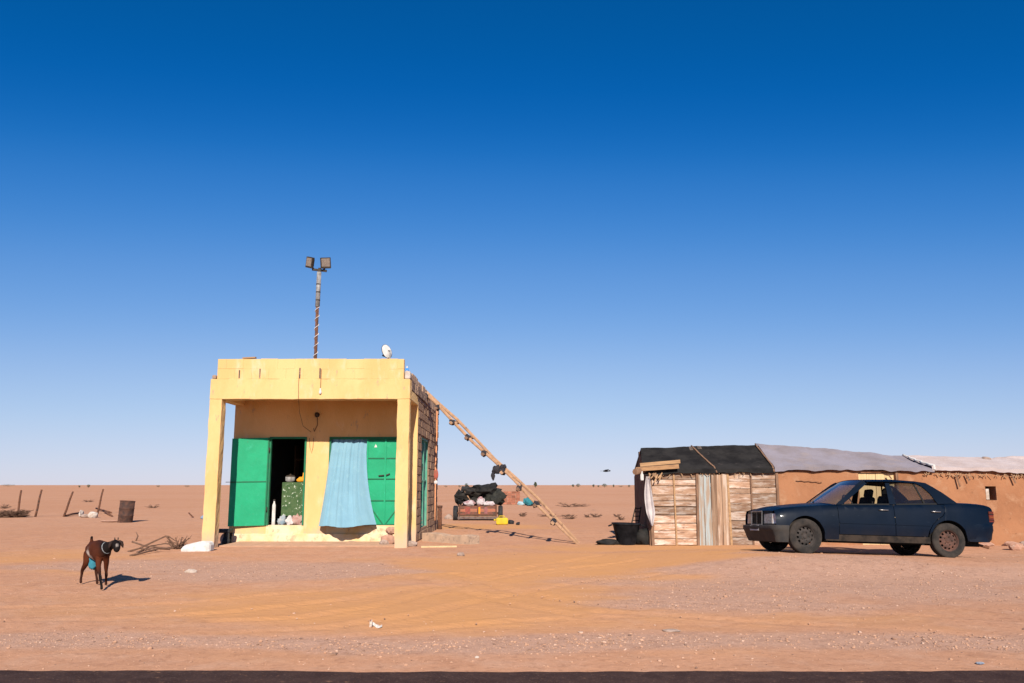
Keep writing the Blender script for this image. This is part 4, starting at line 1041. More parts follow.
for i, (px, py, w, lb) in enumerate(((511, 524, .24, 'black scrap just right of the yellow jerrycan'), (518, 525, .14, 'tiny black scrap at the right of the jerrycan'), (449, 519, .34, 'dark stone left of the loaded cart'))):
    p = gpt(px, py); tag(MB().blob((p.x, p.y, p.z + .05), (w, w, w * .8), px, .5, 2).build('scrap', BLACK if i < 2 else GREY_STONE), lb, 'scrap')
# scrub and stones on the plain behind
for i, (px, py, r_, h_, lb) in enumerate(((570, 507, 1.1, .30, 'flat grey brown scrub on the plain beyond the ladder foot'), (581, 506.5, .8, .18, 'low scrub touching the flat scrub beyond the ladder'), (570, 519, .38, .18, 'small dark shrub behind the ladder foot'), (588, 517.5, .22, .15, 'tiny shrub left of the twin shrub on the plain'), (596, 517.3, .4, .18, 'low shrub midway between ladder foot and black tub'), (617, 517, .22, .15, 'small shrub on the sand left of the plank shed'), (621.5, 520, .25, .15, 'tiny shrub nearest to the plank shed'), (522, 516.5, .25, .2, 'tiny dark shrub above the ladder shadow'), (547, 516.3, .6, .1, 'thin strip of scrub right of the ladder rails'), (566, 516.3, .4, .1, 'thin strip of scrub above the small dark shrub'), (4, 508.5, .5, .3, 'far dark shrub at the left picture edge'), (88, 502, .6, .25, 'far scrub above the rounded whitish stone'), (153, 508, .5, .25, 'faint scrub right of the rusty drum'))):
    p = gpt(px, py); dry_bush('desert_shrub', (p.x, p.y, p.z), r_, h_, 20, TWIG, lb, seed=i + 30)

# ------------------------------------------------------------------ the long low shed: plank end and adobe length
YS = 20.60
SX = lambda px: at_y(px, 520, YS).x
shed = thing('plank_and_adobe_shed', 'long low shed of weathered planks and orange adobe under tarps', 'shed', (SX(652), YS, 0))
pl_me = MB().box((0, 0, 0), (1, 1, 1)).mesh('plank', PLANK)
bevel_shared(pl_me, 0.03)
plv_me = MB().box((0, 0, 0), (1, 1, 1)).mesh('plank', PLANK_V); bevel_shared(plv_me, 0.02)
plb_me = MB().box((0, 0, 0), (1, 1, 1)).mesh('plank', PLANK_BLUE); bevel_shared(plb_me, 0.02)
def hplanks(px0, px1, ztop, zlow, n, seed, holes=0.25):
    rr = random.Random(seed); x0, x1 = SX(px0), SX(px1); z = zlow; hs = [rr.uniform(.75, 1.3) for _ in range(n)]; k = (ztop - zlow) / sum(hs)
    for i in range(n):
        h = hs[i] * k
        a = x0 - rr.uniform(0, .03); b = x1 + rr.uniform(0, .03)
        gap = rr.choice((.004, .008, .012, .022))
        piece('plank', pl_me, shed, ((a + b) / 2, YS + rr.uniform(-.012, .012), z + h / 2), (b - a, .026, h - gap), (rr.uniform(-.06, .03), rr.uniform(-.008, .008), rr.uniform(-.006, .006)))
        z += h
hplanks(653, 697, 1.69, 0.0, 10, 3)
hplanks(730, 752, 1.70, 0.0, 9, 5)
hplanks(753.5, 778, 1.70, 0.0, 10, 8)
# vertical boards of the door
xs_ = np.array([698, 704.5, 711.5, 717, 722.5, 729.0])
for i in range(5):
    a, b = SX(xs_[i]), SX(xs_[i + 1])
    piece('plank', plb_me if i in (0, 1) and i == 1 or i == 0 else plv_me, shed, ((a + b) / 2, YS - .035 + random.uniform(-.008, .008), .83 - .02 * (i > 1)), (b - a - .008, .026, 1.70 + random.uniform(-.04, .04)), (0, random.uniform(-.008, .008), 0))
for z in (.35, 1.4): piece('batten', plv_me, shed, ((SX(698) + SX(729)) / 2, YS - .008, z), (SX(729) - SX(698) - .06, .022, .09))
# posts and battens on the front
for px, w, m, y in ((651.8, .07, PLANK_DARK, -.03), (675.3, .035, BEAM_WOOD, -.035), (697.3, .06, PLANK_DARK, -.05), (729.5, .05, BEAM_WOOD, -.045), (752.6, .035, PLANK_DARK, -.035), (778.6, .06, PLANK_DARK, -.04)):
    x = SX(px); MB().bar((x + random.uniform(-.02, .02), YS + y, -.1), (x + random.uniform(-.03, .03), YS + y, 1.72), w, .045, up=(0, 1, 0)).build('upright', m, shed)
# left end: boards with shade put into their colour, and the inner lining that keeps the shed dark
xe = SX(651); xe0 = xe - .02
n = 9
for i in range(n):
    y0 = YS + .03 + i * 1.5 / n
    MB().mm(xe0 - .012 - random.uniform(0, .02), xe0 + .015, y0, y0 + 1.5 / n - random.uniform(.006, .02), -.05, 1.72 + .55 * min(1, (i + .5) / n)).build('plank', PLANK_DARK, shed)
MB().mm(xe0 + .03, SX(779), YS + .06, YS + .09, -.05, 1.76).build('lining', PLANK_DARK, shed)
# adobe wall, uneven, with a small window hole and a doorway of pale boards
AX0, AX1 = SX(779), 17.0
wx0, wx1, wz0, wz1 = SX(988), SX(998.5), 1.05, 1.37
dx0, dx1, dz1 = SX(861), SX(898), 1.69
def axis_vals(a, b, step, cuts):
    v = list(np.arange(a, b, step)) + [b]
    v = [q for q in v if all(abs(q - c) > step * .45 for c in cuts)] + list(cuts)
    return sorted(v)
ax = axis_vals(AX0, AX1, .075, [wx0, wx1, dx0, dx1]); az = axis_vals(-.1, 1.74, .07, [wz0, wz1, dz1])
aw = MB(); idx = {}
for j, z in enumerate(az):
    for i, x in enumerate(ax):
        e = any(abs(x - c) < 1e-6 for c in (wx0, wx1, dx0, dx1))
        bul = .11 * (float(fbm(np.array(x * 1.1), np.array(z * 1.6), 5, 4)) - .47) + .05 * max(0, .35 - z) ** 1.5 + .030 * (float(fbm(np.array(x * 5.2), np.array(z * 6.5), 15, 3)) - .44) + .012 * (float(vnoise(np.array(x * 2.0), np.array(z * 5.2), 25)) - .5)
        aw.v.append((x, YS + .0 - bul * (0.2 if e else 1.0), z + (.05 * (float(vnoise(np.array(x * 2.3), np.array(0.), 3)) - .5) if j == len(az) - 1 else 0)))
nxa = len(ax)
for j in range(len(az) - 1):
    for i in range(nxa - 1):
        cxm, czm = (ax[i] + ax[i + 1]) / 2, (az[j] + az[j + 1]) / 2
        if wx0 < cxm < wx1 and wz0 < czm < wz1: continue
        if dx0 < cxm < dx1 and czm < dz1: continue
        aw.f.append((j * nxa + i, j * nxa + i + 1, (j + 1) * nxa + i + 1, (j + 1) * nxa + i)); aw.m.append(0); aw.sm.append(True)
def reveal(m, x0, x1, z0, z1, d, back=True):
    y0, y1 = YS - .012, YS + d
    m.add([(x0, y0, z0), (x1, y0, z0), (x1, y0, z1), (x0, y0, z1), (x0, y1, z0), (x1, y1, z0), (x1, y1, z1), (x0, y1, z1)], [(0, 1, 5, 4), (1, 2, 6, 5), (2, 3, 7, 6), (3, 0, 4, 7)])
reveal(aw, wx0, wx1, wz0, wz1, .34); reveal(aw, dx0, dx1, -.1, dz1, .2)
awo = aw.build('adobe_wall', ADOBE, shed, recalc=False)
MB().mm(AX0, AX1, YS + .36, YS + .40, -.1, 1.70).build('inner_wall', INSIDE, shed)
MB().mm(wx0 + .004, wx0 + .10, YS + .03, YS + .05, wz0 + .01, wz1 - .06).build('window_reveal', WHITE_STONE, shed)  # pale panel that shows the left reveal of the window hole
for i in range(4):
    w = (dx1 - dx0) / 4; MB().mm(dx0 + i * w + .004, dx0 + (i + 1) * w - .004, YS + .05 + .006 * (i % 2), YS + .08, -.05, dz1 - .01).build('door_board', PALE_WOOD, shed)
MB().mm(dx1 + .01, dx1 + .07, YS - .03, YS + .03, -.05, dz1 + .03).build('door_jamb', PLANK_DARK, shed)
cr_ = MB()
for k in range(12):
    a0 = at_y(796 + k * 2.2, 480.6 + .35 * math.sin(k * 1.9) + k * .12, YS - .03); a1 = at_y(796 + (k + 1) * 2.2, 480.6 + .35 * math.sin((k + 1) * 1.9) + (k + 1) * .12, YS - .03)
    cr_.bar(a0, a1, .03, .007)
cr_.build('crack', PLANK_DARK, shed)
# roof: three tarps over one slope
RX_L = 3.02
YR = 21.9
RPX = [(at_y(px, py, YR).x, at_y(px, py, YR).z) for px, py in ((639, 448.5), (700, 446.5), (757, 445), (830, 450.5), (905, 458), (965, 460), (1024, 461.5), (1100, 463))]
def ridge(x):                     # (y, z) of the ridge
    return YR, float(np.interp(x, [q[0] for q in RPX], [q[1] for q in RPX]))
def eave(x):
    z = np.interp(x, [3.0, 6.3, 8, 10.3, 12.2, 17], [1.72, 1.77, 1.80, 1.74, 1.70, 1.68]); return YS - .14, float(z)
def slope(e0, e1, r0, r1, seed, wr, sag):
    def fn(u, v):                # v: eave to ridge
        xe_ = e0 + (e1 - e0) * u; xr2 = r0 + (r1 - r0) * u; x = xe_ + (xr2 - xe_) * v
        ye, ze = eave(xe_); yr, zr = ridge(xr2)
        y = ye + (yr - ye) * v; z = ze + (zr - ze) * v
        z -= sag * .7 * math.sin(math.pi * v) * (0.5 + 0.5 * math.sin(u * 7 + seed))
        z += wr * (float(fbm(np.array(x * 2.2 + v * 2), np.array(v * 2.2 - x * .6), seed, 4)) - .47) * (1.0 if v < .98 else .6)
        z += wr * .5 * math.sin(x * 6 + v * 3 + seed) * (float(vnoise(np.array(x * .8), np.array(v * 2.), seed + 4)) - .2)
        z += wr * .35 * (1 - 2 * abs(float(vnoise(np.array(x * 3.1 + v * 5), np.array(v * 3.0 + x * 1.7), seed + 9)) - .5) - .5) + wr * .22 * (1 - 2 * abs(float(vnoise(np.array(x * 9 - v * 4), np.array(v * 7.0 + x * 2), seed + 19)) - .5) - .5)
        if v == 0: z -= .05 + .05 * float(vnoise(np.array(x * 5.), np.array(0.), seed)); y += .02
        return (x, y, z)
    return fn
rt = []
for (e0, e1, r0, r1, m, sd_, wr, nm) in ((3.10, SX(777), 3.28, at_y(757, 446, YR).x, TARP_BLACK, 3, .035, 'black_tarp'), (SX(776), SX(936), at_y(756.5, 446, YR).x, at_y(906, 457, YR).x, TARP_GREY, 6, .05, 'grey_tarp'), (SX(934), 17, at_y(902, 457, YR).x, 18.2, TARP_WHITE, 9, .045, 'white_tarp')):
    t = MB().grid(slope(e0, e1, r0, r1, sd_, wr, .05), max(24, int((e1 - e0) * 22)), 36)
    if nm == 'black_tarp': t.v = [(p[0], p[1], p[2]) for p in t.v]
    if nm != 'black_tarp': t.v = [(p[0], p[1], p[2] + (.03 if nm == 'grey_tarp' else .06)) for p in t.v]
    t.build(nm, m, shed, solid=.012)
# rear slope, rear and right walls close the shed
bk_ = MB()
def rear(u, v):
    x = 3.28 + (17.5 - 3.28) * u; y, z = ridge(x); return (x, y + v * 1.35, z - .012 - v * .55)
bk_.grid(rear, 40, 4); bk_.build('rear_tarp', TARP_GREY, shed, solid=.012)
MB().mm(xe + .02, 17, 23.0, 23.15, -.1, 1.66).build('rear_wall', ADOBE, shed)
gb = MB(); gb.add([(xe - .005, YS + 1.5, -.1), (xe - .005, 23.1, -.1), (xe - .005, 23.1, 1.62), (xe + .02, 22.1, 2.1), (xe - .005, YS + 1.5, 2.2)], [(0, 1, 2, 3, 4)]); gb.build('gable', PLANK_DARK, shed, solid=.03)  # rest of the left end, shade put into its dark colour
# white seam rope between grey and white tarp, a strip on the black one
wf = slope(SX(934), 17, at_y(902, 457, YR).x, 18.2, 9, .045, .05)
MB().tube([Vector(wf(.006 + .004 * math.sin(v * 1.7), v / 18)) + Vector((0, -.012, .078)) for v in range(19)], [.034 - .0008 * v for v in range(19)], 6).build('seam_fold', WHITE, shed)
bf = slope(3.10, SX(777), 3.28, at_y(757, 446, YR).x, 3, .035, .05)
MB().tube([Vector(bf(.555 - .012 * v, v / 10)) + Vector((0, -.015, .02)) for v in range(11)], .02, 5).build('batten', PLANK_DARK, shed)
MB().tube([Vector(bf(.985, v / 10)) + Vector((0, -.02, .03)) for v in range(11)], .022, 5).build('batten', PLANK_DARK, shed)
pt_ = MB()
for (u0, v0, w, h) in ((.41, .82, .03, .16), (.48, .86, .035, .13)):
    pt_.grid(lambda u, v: tuple(Vector(bf(u0 + u * w, min(1, v0 + v * h))) + Vector((0, -.012, .014))), 4, 4)
pt_.build('patch', pmat('faded_patch', (.10, .075, .06), (.05, .04, .035), 9), shed)
# straw and stick ends under the tarp edge
rr = random.Random(12); sk = MB()
for k in range(90):
    x = rr.uniform(SX(925), 12.6) if k % 4 else rr.uniform(SX(655), SX(775))
    z = eave(x)[1] - .06 + rr.uniform(-.03, .02); l = rr.uniform(.02, .09)
    sk.bar((x, YS - .08, z), (x + rr.uniform(-.08, .08), YS - .10, z - l), .012, .012)
so_ = sk.build('straw_fringe', STRAW, shed); so_['kind'] = 'stuff'
for px, l in ((958, .28), (1014, .2), (968, .15), (890, .1)):
    x = SX(px); MB().bar((x, YS - .09, 1.64), (x + .06, YS - .11, 1.64 - l), .03, .03).build('stick_end', PLANK_DARK, shed)
# crossing eave boards at the left end
a = at_y(639, 465, YS - .18); b = at_y(680, 461.5, YS - .18)
MB().bar((a.x + .02, YS - .19, a.z), (b.x, YS - .19, b.z), .06, .085).build('eave_board', BEAM_WOOD, shed, bevel=.006)
a = at_y(635.5, 469.5, YS - .22); b = at_y(678.5, 465.5, YS - .22)
MB().bar((a.x, YS - .25, a.z), (b.x, YS - .25, b.z - .02), .05, .10).build('eave_board', pmat('orange_old_board', (.30, .17, .085), (.20, .11, .06), 4, .9, .4, 20, stretch=(1, 2, 5)), shed, bevel=.006)
lg = at_y(634, 471, YS - .35)
MB().tube([(lg.x + .02, YS - .40, lg.z - .02), (lg.x + .45, YS + .15, lg.z + .06)], .075, 8).build('eave_log', PLANK_DARK, shed)
cp = MB()
for k in range(9):
    x = SX(650) + rr.uniform(-.05, .3); z = 1.66 + rr.uniform(-.02, .05); cp.bar((x, YS - .14, z), (x + rr.uniform(-.15, .1), YS - .17, z - rr.uniform(.05, .22)), .03, .02)
cp.build('torn_bark', pmat('bark_strip', (.36, .22, .12), (.2, .12, .07), 8), shed)

# white cloth hanging at the shed corner
def hang(u, v):
    z = 1.60 - v * 1.14; wd = (.035 + .062 * math.sin(min(1, v * 1.25) * math.pi * .62)) * (1 if v < .75 else max(.12, 1 - (v - .75) * 3.4))
    xc = SX(648.6) - .02 + .05 * v - .02 * math.sin(v * 5)
    return (xc + (u - .5) * 2 * wd, YS - .18 + .05 * math.sin(u * 10 + v * 2) * (1 - .3 * v), z)
hc = MB().grid(hang, 24, 30).build('hanging_cloth', CLOTH_WHITE, None, origin=(SX(648), YS - .18, .46), solid=.006)
tag(hc, 'long white cloth hanging at the left corner of the shed', 'cloth')
jg = at_y(642, 477, YS - .28)
jug = thing('white_jug', 'small white plastic jug hanging under the shed eave', 'jug', (jg.x, YS - .28, jg.z - .1))
MB().lathe([(0, -.08), (.036, -.08), (.04, -.05), (.04, .05), (.018, .09), (.018, .13), (0, .13)], (jg.x, YS - .28, jg.z), n=14).build('body', WHITE, jug)
MB().tube([(jg.x, YS - .28, jg.z + .13), (jg.x + .02, YS - .26, 1.72)], .006, 5).build('cord', TWIG, jug)

# black tub and the small rack behind it
tg = gpt(627, 545.5); tb = thing('black_tub', 'dented black tub standing at the left end of the shed', 'tub', (tg.x, tg.y + .2, 0))
TUB = pmat('black_rubber', (.004, .0045, .006), (.012, .012, .014), 6, .6, .2, 20)
tm = MB(); cxy = (at_y(626.5, 540, tg.y + .3).x, tg.y + .3)
prof = [(.0, .0), (.20, .0), (.22, .02), (.33, .47), (.36, .48), (.36, .51), (.31, .50), (.20, .05), (0, .04)]
tm.lathe(prof, (cxy[0], cxy[1], -.01), n=24)
tm.v = [(cxy[0] + (p[0] - cxy[0]) * (1.02 + .04 * math.sin(p[2] * 9)), p[1], p[2] - .03 * (p[0] - cxy[0]) * (p[2] > .3)) for p in tm.v]
tm.build('bowl', TUB, tb)
for sgn in (-1, 1): MB().tube([(cxy[0] + sgn * .34, cxy[1] - .08, .46), (cxy[0] + sgn * .42, cxy[1] - .05, .43), (cxy[0] + sgn * .42, cxy[1] + .05, .43), (cxy[0] + sgn * .34, cxy[1] + .08, .46)], .014, 6).build('handle', TUB, tb)
tag(MB().blob((cxy[0] - .45, cxy[1] - .1, .05), (.55, .3, .16), 71, .4, 3).build('sack_and_shade_blob', BLACK_BAG), 'flat black form standing in for shadow left of the tub', 'sack')  # low dark form in place of the shadow beside the tub
tag(MB().blob((cxy[0] + .42, cxy[1] - .02, .16), (.46, .4, .44), 73, .35, 3, flat=-.17).build('sack_and_shade_blob', BLACK_BAG), 'full black sack wedged between tub and shed', 'sack')
rk = thing('leaning_rack', 'small dark metal rack leaning on the shed behind the tub', 'rack', (cxy[0], cxy[1] + .7, 0))
ra0 = at_y(627, 535, cxy[1] + .6); ra1 = at_y(636, 507, cxy[1] + .6)
for dx in (0, .22): MB().tube([(ra0.x + dx, cxy[1] + .6, 0.0), (ra1.x + dx * .6, cxy[1] + .68, ra1.z)], .016, 6).build('upright', DARK_METAL, rk)
for t in (.5, .62, .74, .86, .96):
    p0 = Vector((ra0.x, cxy[1] + .6, 0)).lerp(Vector((ra1.x, cxy[1] + .68, ra1.z)), t); p1 = Vector((ra0.x + .22, cxy[1] + .6, 0)).lerp(Vector((ra1.x + .13, cxy[1] + .68, ra1.z)), t)
    MB().tube([p0, p1], .012, 5).build('rung', DARK_METAL, rk)
# things on and against the shed at the right
p = at_y(986, 459, 21.7); 
tag(MB().blob((p.x, 21.7, ridge(p.x)[1] + .02), (.22, .26, .15), 81, .3, 2).build('roof_stone', GREY_STONE), 'dark stone weighing down the white tarp', 'stone')
p = at_y(1012, 460, 22.2)
tag(MB().blob((p.x + .3, 22.1, ridge(p.x)[1] + .02), (1.8, .8, .22), 83, .35, 4).build('roof_bundle', TARP_WHITE), 'pale folded sheet heaped on the far right of the roof', 'bundle')
for i, (px, py, w, h, m, lb) in enumerate(((980, 543, .32, .10, PINK_STONE, 'wide pinkish rubble stone at the adobe wall right of the car boot'), (1003, 540, .36, .13, PINK_STONE, 'large pinkish rubble stone at the adobe wall far right'), (1017, 538, .34, .15, GREY_STONE, 'greyish rubble stone at the right picture edge'), (968, 541, .25, .10, PINK_STONE, 'low pinkish rubble stone behind the car boot'))):
    x = SX(px); tag(MB().blob((x, YS - .2 - .06 * i, h * .3), (w, .35, h), px, .3, 2, smooth=False).build('rubble_stone', m), lb, 'stone')

# ------------------------------------------------------------------ the car (local frame: x from nose to tail with the front axle at 0, y away from the camera, z up)
car = thing('sedan_car', 'dusty dark blue four door sedan parked in front of the adobe wall', 'car', (0, 0, 0))
CAR_M = Matrix((( CAR_EX.x, CAR_EY.x, CAR_EZ.x, CAR_FRONT.x), (CAR_EX.y, CAR_EY.y, CAR_EZ.y, CAR_FRONT.y), (CAR_EX.z, CAR_EY.z, CAR_EZ.z, CAR_FRONT.z), (0, 0, 0, 1)))
# the local frame has its origin on the ground under the near front tyre; body coordinates (u, y, z) have u = 0 at the nose, y = 0 on the centre line
TRK = 0.715; U0 = 0.84
car.matrix_world = CAR_M @ Matrix.Translation((-U0, TRK + .06, 0))
def car_paint():
    m, nt, b = new_mat('dark_blue_car_paint'); N = nt.nodes; L = nt.links
    tc = N.new('ShaderNodeTexCoord'); v = tc.outputs['Object']
    def noise(s, d=5): 
        n = N.new('ShaderNodeTexNoise'); n.inputs['Scale'].default_value = s; n.inputs['Detail'].default_value = d; L.new(v, n.inputs['Vector']); return n.outputs['Fac']
    def mr(f, a, c, o0=0., o1=1.):
        r = N.new('ShaderNodeMapRange'); r.interpolation_type = 'SMOOTHSTEP'
        for i, q in enumerate((a, c, o0, o1)): r.inputs[i + 1].default_value = q
        L.new(f, r.inputs[0]); return r.outputs[0]
    def mix(f, a, c):
        x = N.new('ShaderNodeMix'); x.data_type = 'RGBA'
        if isinstance(f, float): x.inputs[0].default_value = f
        else: L.new(f, x.inputs[0])
        for i, q in ((6, a), (7, c)):
            if isinstance(q, tuple): x.inputs[i].default_value = (*q, 1)
            else: L.new(q, x.inputs[i])
        return x.outputs[2]
    sp = N.new('ShaderNodeSeparateXYZ'); L.new(v, sp.inputs[0])
    low = mr(sp.outputs['Z'], .62, .18); 
    mu = N.new('ShaderNodeMath'); mu.operation = 'MULTIPLY'; L.new(low, mu.inputs[0]); L.new(mr(noise(3), .25, .75, .08, .40), mu.inputs[1])
    c = mix(mr(noise(1.6), .35, .65), (0.0006, 0.0048, 0.0135), (0.0009, 0.0060, 0.0170))
    c = mix(mr(noise(5), .60, .75, 0, .18), c, (0.012, 0.017, 0.026))
    c = mix(mu.outputs[0], c, (0.040, 0.028, 0.022))
    sv = N.new('ShaderNodeMapping'); sv.inputs['Scale'].default_value = (2.5, 1, 14); L.new(v, sv.inputs['Vector'])
    sn = N.new('ShaderNodeTexNoise'); sn.inputs['Scale'].default_value = 3.0; sn.inputs['Detail'].default_value = 8; sn.inputs['Roughness'].default_value = .7; L.new(sv.outputs[0], sn.inputs['Vector'])
    c = mix(mr(sn.outputs['Fac'], .62, .74, 0, .5), c, (0.035, 0.050, 0.070))
    L.new(c, b.inputs['Base Color'])
    rr_ = N.new('ShaderNodeMapRange'); rr_.inputs[3].default_value = .30; rr_.inputs[4].default_value = .62; L.new(noise(2.4), rr_.inputs[0]); L.new(rr_.outputs[0], b.inputs['Roughness'])
    b.inputs['Specular IOR Level'].default_value = .12; b.inputs['Coat Weight'].default_value = .12; b.inputs['Coat Roughness'].default_value = .08; b.inputs['Coat IOR'].default_value = 1.35
    return m
PAINT = car_paint()
TRIM = pmat('grey_bumper_plastic', (.026, .024, .024), (.04, .034, .03), 5, .65, .1, 50)
SEAL = pmat('black_seal', (.012, .012, .012), None, rough=.6)
SILL = pmat('dusty_sill', (.012, .010, .009), (.035, .025, .019), 5, .85, .1, 40)
TYRE = pmat('tyre_rubber', (.018, .016, .015), (.040, .032, .027), 6, .9, .2, 60)
RIMF = pmat('dark_steel_rim', (.022, .02, .019), (.045, .036, .032), 10, .7, .1, 50)
RIMR = pmat('rusty_steel_rim', (.10, .048, .035), (.055, .032, .026), 10, .8, .2, 50)
CHROME = pmat('dull_chrome', (.22, .21, .21), (.15, .14, .13), 12, .35, metal=.8)
CABIN = pmat('cabin_fabric', (.025, .022, .022), (.04, .034, .03), 8, .9)
GLASS = glass_mat('car_glass', (.58, .62, .62), .11, .02)
WSCREEN = glass_mat('dusty_windscreen', (.55, .64, .66), .16, .05)
LAMPG = pmat('headlamp_glass', (.20, .19, .20), (.11, .105, .11), 22, .15, spec=.8)
AMBER = pmat('amber_lens', (.22, .07, .02), None, rough=.3)
REDL = pmat('red_lens', (.10, .018, .014), (.07, .02, .012), 12, .35)
PLATE = pmat('number_plate', (.40, .38, .36), (.30, .28, .27), 16, .6)

def Wp(u):
    w = .832
    if u < .75: w -= .075 * ((.75 - u) / .75) ** 2
    if u > 3.7: w -= .06 * ((u - 3.7) / .72) ** 2
    return w
BELT = lambda u: float(np.interp(u, [0, .12, .4, .84, 1.2, 1.45, 2.5, 3.4, 3.75, 4.15, 4.34, 4.42], [.69, .722, .772, .818, .850, .868, .902, .938, .960, .957, .937, .90]))
def Ws(u, z):
    w = Wp(u); bl = BELT(u)
    if z < .52: w -= .045 * ((.52 - z) / .33) ** 2
    elif z <= bl: 
        t = (z - .52) / (bl - .52); w -= .045 * t * t
        if bl - z < .05: w -= .03 * (1 - (bl - z) / .05) ** 2
    else: w -= .075 + (z - bl) * .40 + .10 * max(0, z - bl) ** 2
    return w
def panel(poly, off=0.0, step=.09, sides=(-1, 1)):
    """a flat outline in (u, z), cut fine and wrapped on the body side; gives both sides"""
    m = MB()
    for sg in sides:
        bm = bmesh.new(); bm.faces.new([bm.verts.new((p[0], 0, p[1])) for p in poly])
        bmesh.ops.triangulate(bm, faces=bm.faces[:])
        us = [p[0] for p in poly]; zs = [p[1] for p in poly]
        for c in np.arange(min(us) + step / 2, max(us), step):
            bmesh.ops.bisect_plane(bm, geom=bm.verts[:] + bm.edges[:] + bm.faces[:], plane_co=(c, 0, 0), plane_no=(1, 0, 0))
        for c in list(np.arange(min(zs) + step / 2, max(zs), step)):
            bmesh.ops.bisect_plane(bm, geom=bm.verts[:] + bm.edges[:] + bm.faces[:], plane_co=(0, 0, c), plane_no=(0, 0, 1))
        bmesh.ops.triangulate(bm, faces=[f for f in bm.faces if len(f.verts) > 4])
        bm.verts.ensure_lookup_table(); bm.verts.index_update()
        V = [(v.co.x, sg * (Ws(v.co.x, v.co.z) + off), v.co.z) for v in bm.verts]
        F = [tuple(v.index for v in f.verts) for f in bm.faces]; bm.free()
        m.add(V, F if sg < 0 else [f[::-1] for f in F], 0, True)
    return m
def arch(c, r, a0, a1, n=16):
    return [(c + r * math.cos(R(a0 + (a1 - a0) * k / n)), .31 + r * math.sin(R(a0 + (a1 - a0) * k / n))) for k in range(n + 1)]
AF, AR, RA = .84, 3.505, .348
def top_edge(u0, u1, n=14, d=0.0): return [(u0 + (u1 - u0) * k / n, BELT(u0 + (u1 - u0) * k / n) - d) for k in range(n + 1)]
for sg, sd_ in ((-1, 'near'), (1, 'far')):
    s_ = (sg,)
    f_poly = [(.17, .455)] + [(AF - RA * math.cos(R(27)), .31 + RA * math.sin(R(27)))] + arch(AF, RA, 153, -8)[1:] + [(1.444, .26)] + top_edge(1.444, .17)
    f = panel(f_poly, sides=s_)
    # fender shoulder up to the bonnet
    f.grid(lambda u, v: (.17 + 1.27 * u, sg * (Ws(.17 + 1.27 * u, BELT(.17 + 1.27 * u)) - v * .07), BELT(.17 + 1.27 * u) + .012 * math.sin(v * 1.57)), 14, 4)
    f.build('fender', PAINT, car, solid=.004)
    d1 = panel([(1.452, .355), (2.494, .355)] + [(2.494, BELT(2.494) - .004)] + top_edge(2.494, 1.452, 12, .004), sides=s_).build('front_door', PAINT, car, solid=.004)
    r_poly = [(2.504, .355), (3.09, .355), (3.13, .47), (3.20, .58), (3.30, .67), (3.40, .735), (3.46, .82), (3.47, BELT(3.47) - .004)] + top_edge(3.47, 2.504, 12, .004)
    d2 = panel(r_poly, sides=s_).build('rear_door', PAINT, car, solid=.004)
    q_poly = [(3.478, BELT(3.478)), (3.468, .815), (3.408, .727), (3.308, .662), (3.21, .575), (3.145, .47), (3.135, .40)] + arch(AR, RA, 166, 20)[1:] + [(3.855, .30), (4.30, .36), (4.36, .60), (4.41, .66), (4.40, .86)] + top_edge(4.395, 3.478)
    q = panel(q_poly, sides=s_)
    q.grid(lambda u, v: (3.60 + .78 * u, sg * (Ws(3.60 + .78 * u, BELT(3.60 + .78 * u)) - v * .08), BELT(3.60 + .78 * u) + .014 * math.sin(v * 1.57)), 10, 4)
    q.build('quarter_panel', PAINT, car, solid=.004)
    panel([(1.20, .235), (3.15, .235), (3.13, .345), (1.21, .345)], -.004, sides=s_).build('sill', SILL, car, solid=.01)
    # seals, mouldings, handles
    mo = panel([(1.46, .545), (2.49, .545), (2.49, .575), (1.46, .575)], .008, sides=s_).build('moulding', PAINT, d1, solid=.008)
    mo = panel([(2.51, .545), (3.14, .545), (3.16, .575), (2.51, .575)], .008, sides=s_).build('moulding', PAINT, d2, solid=.008)
    for dd, u in ((d1, 2.30), (d2, 3.28)):
        y = sg * (Ws(u, .80) + .012)
        MB().tube([(u - .09, y - sg * .012, .80), (u - .07, y + sg * .014, .803), (u + .07, y + sg * .014, .803), (u + .09, y - sg * .012, .80)], .013, 6).build('handle', CHROME, dd)
    # pillars and frames round the side windows
    panel([(1.43, BELT(1.43) + .002), (1.56, BELT(1.56) + .002), (2.155, 1.305), (2.20, 1.34), (2.06, 1.345), (1.98, 1.30)], -.002, sides=s_).build('front_pillar', PAINT, car, solid=.02)
    panel([(2.445, BELT(2.44) + .004), (2.57, BELT(2.57) + .004), (2.555, 1.31), (2.475, 1.31)], -.006, sides=s_).build('centre_pillar', SEAL if sg > 0 else PAINT, car, solid=.02)
    panel([(3.36, BELT(3.4) + .004), (3.74, BELT(3.74) + .002), (3.53, 1.14), (3.37, 1.25), (3.25, 1.325), (3.02, 1.352), (3.06, 1.305), (3.16, 1.255), (3.27, 1.13)], -.002, sides=s_).build('rear_pillar', PAINT, car, solid=.02)
    panel([(2.06, 1.343), (2.155, 1.307), (2.6, 1.322), (3.05, 1.307), (3.02, 1.35), (2.6, 1.368)], -.002, sides=s_).build('roof_rail', PAINT, car, solid=.02)
    panel([(1.53, BELT(1.5) - .004), (2.44, BELT(2.44) - .004), (2.44, BELT(2.44) + .022), (1.60, BELT(1.6) + .02)], .003, sides=s_).build('window_seal', SEAL, d1, solid=.008)
    panel([(2.57, BELT(2.57) - .004), (3.34, BELT(3.34) - .004), (3.34, BELT(3.34) + .022), (2.57, BELT(2.57) + .02)], .003, sides=s_).build('window_seal', SEAL, d2, solid=.008)
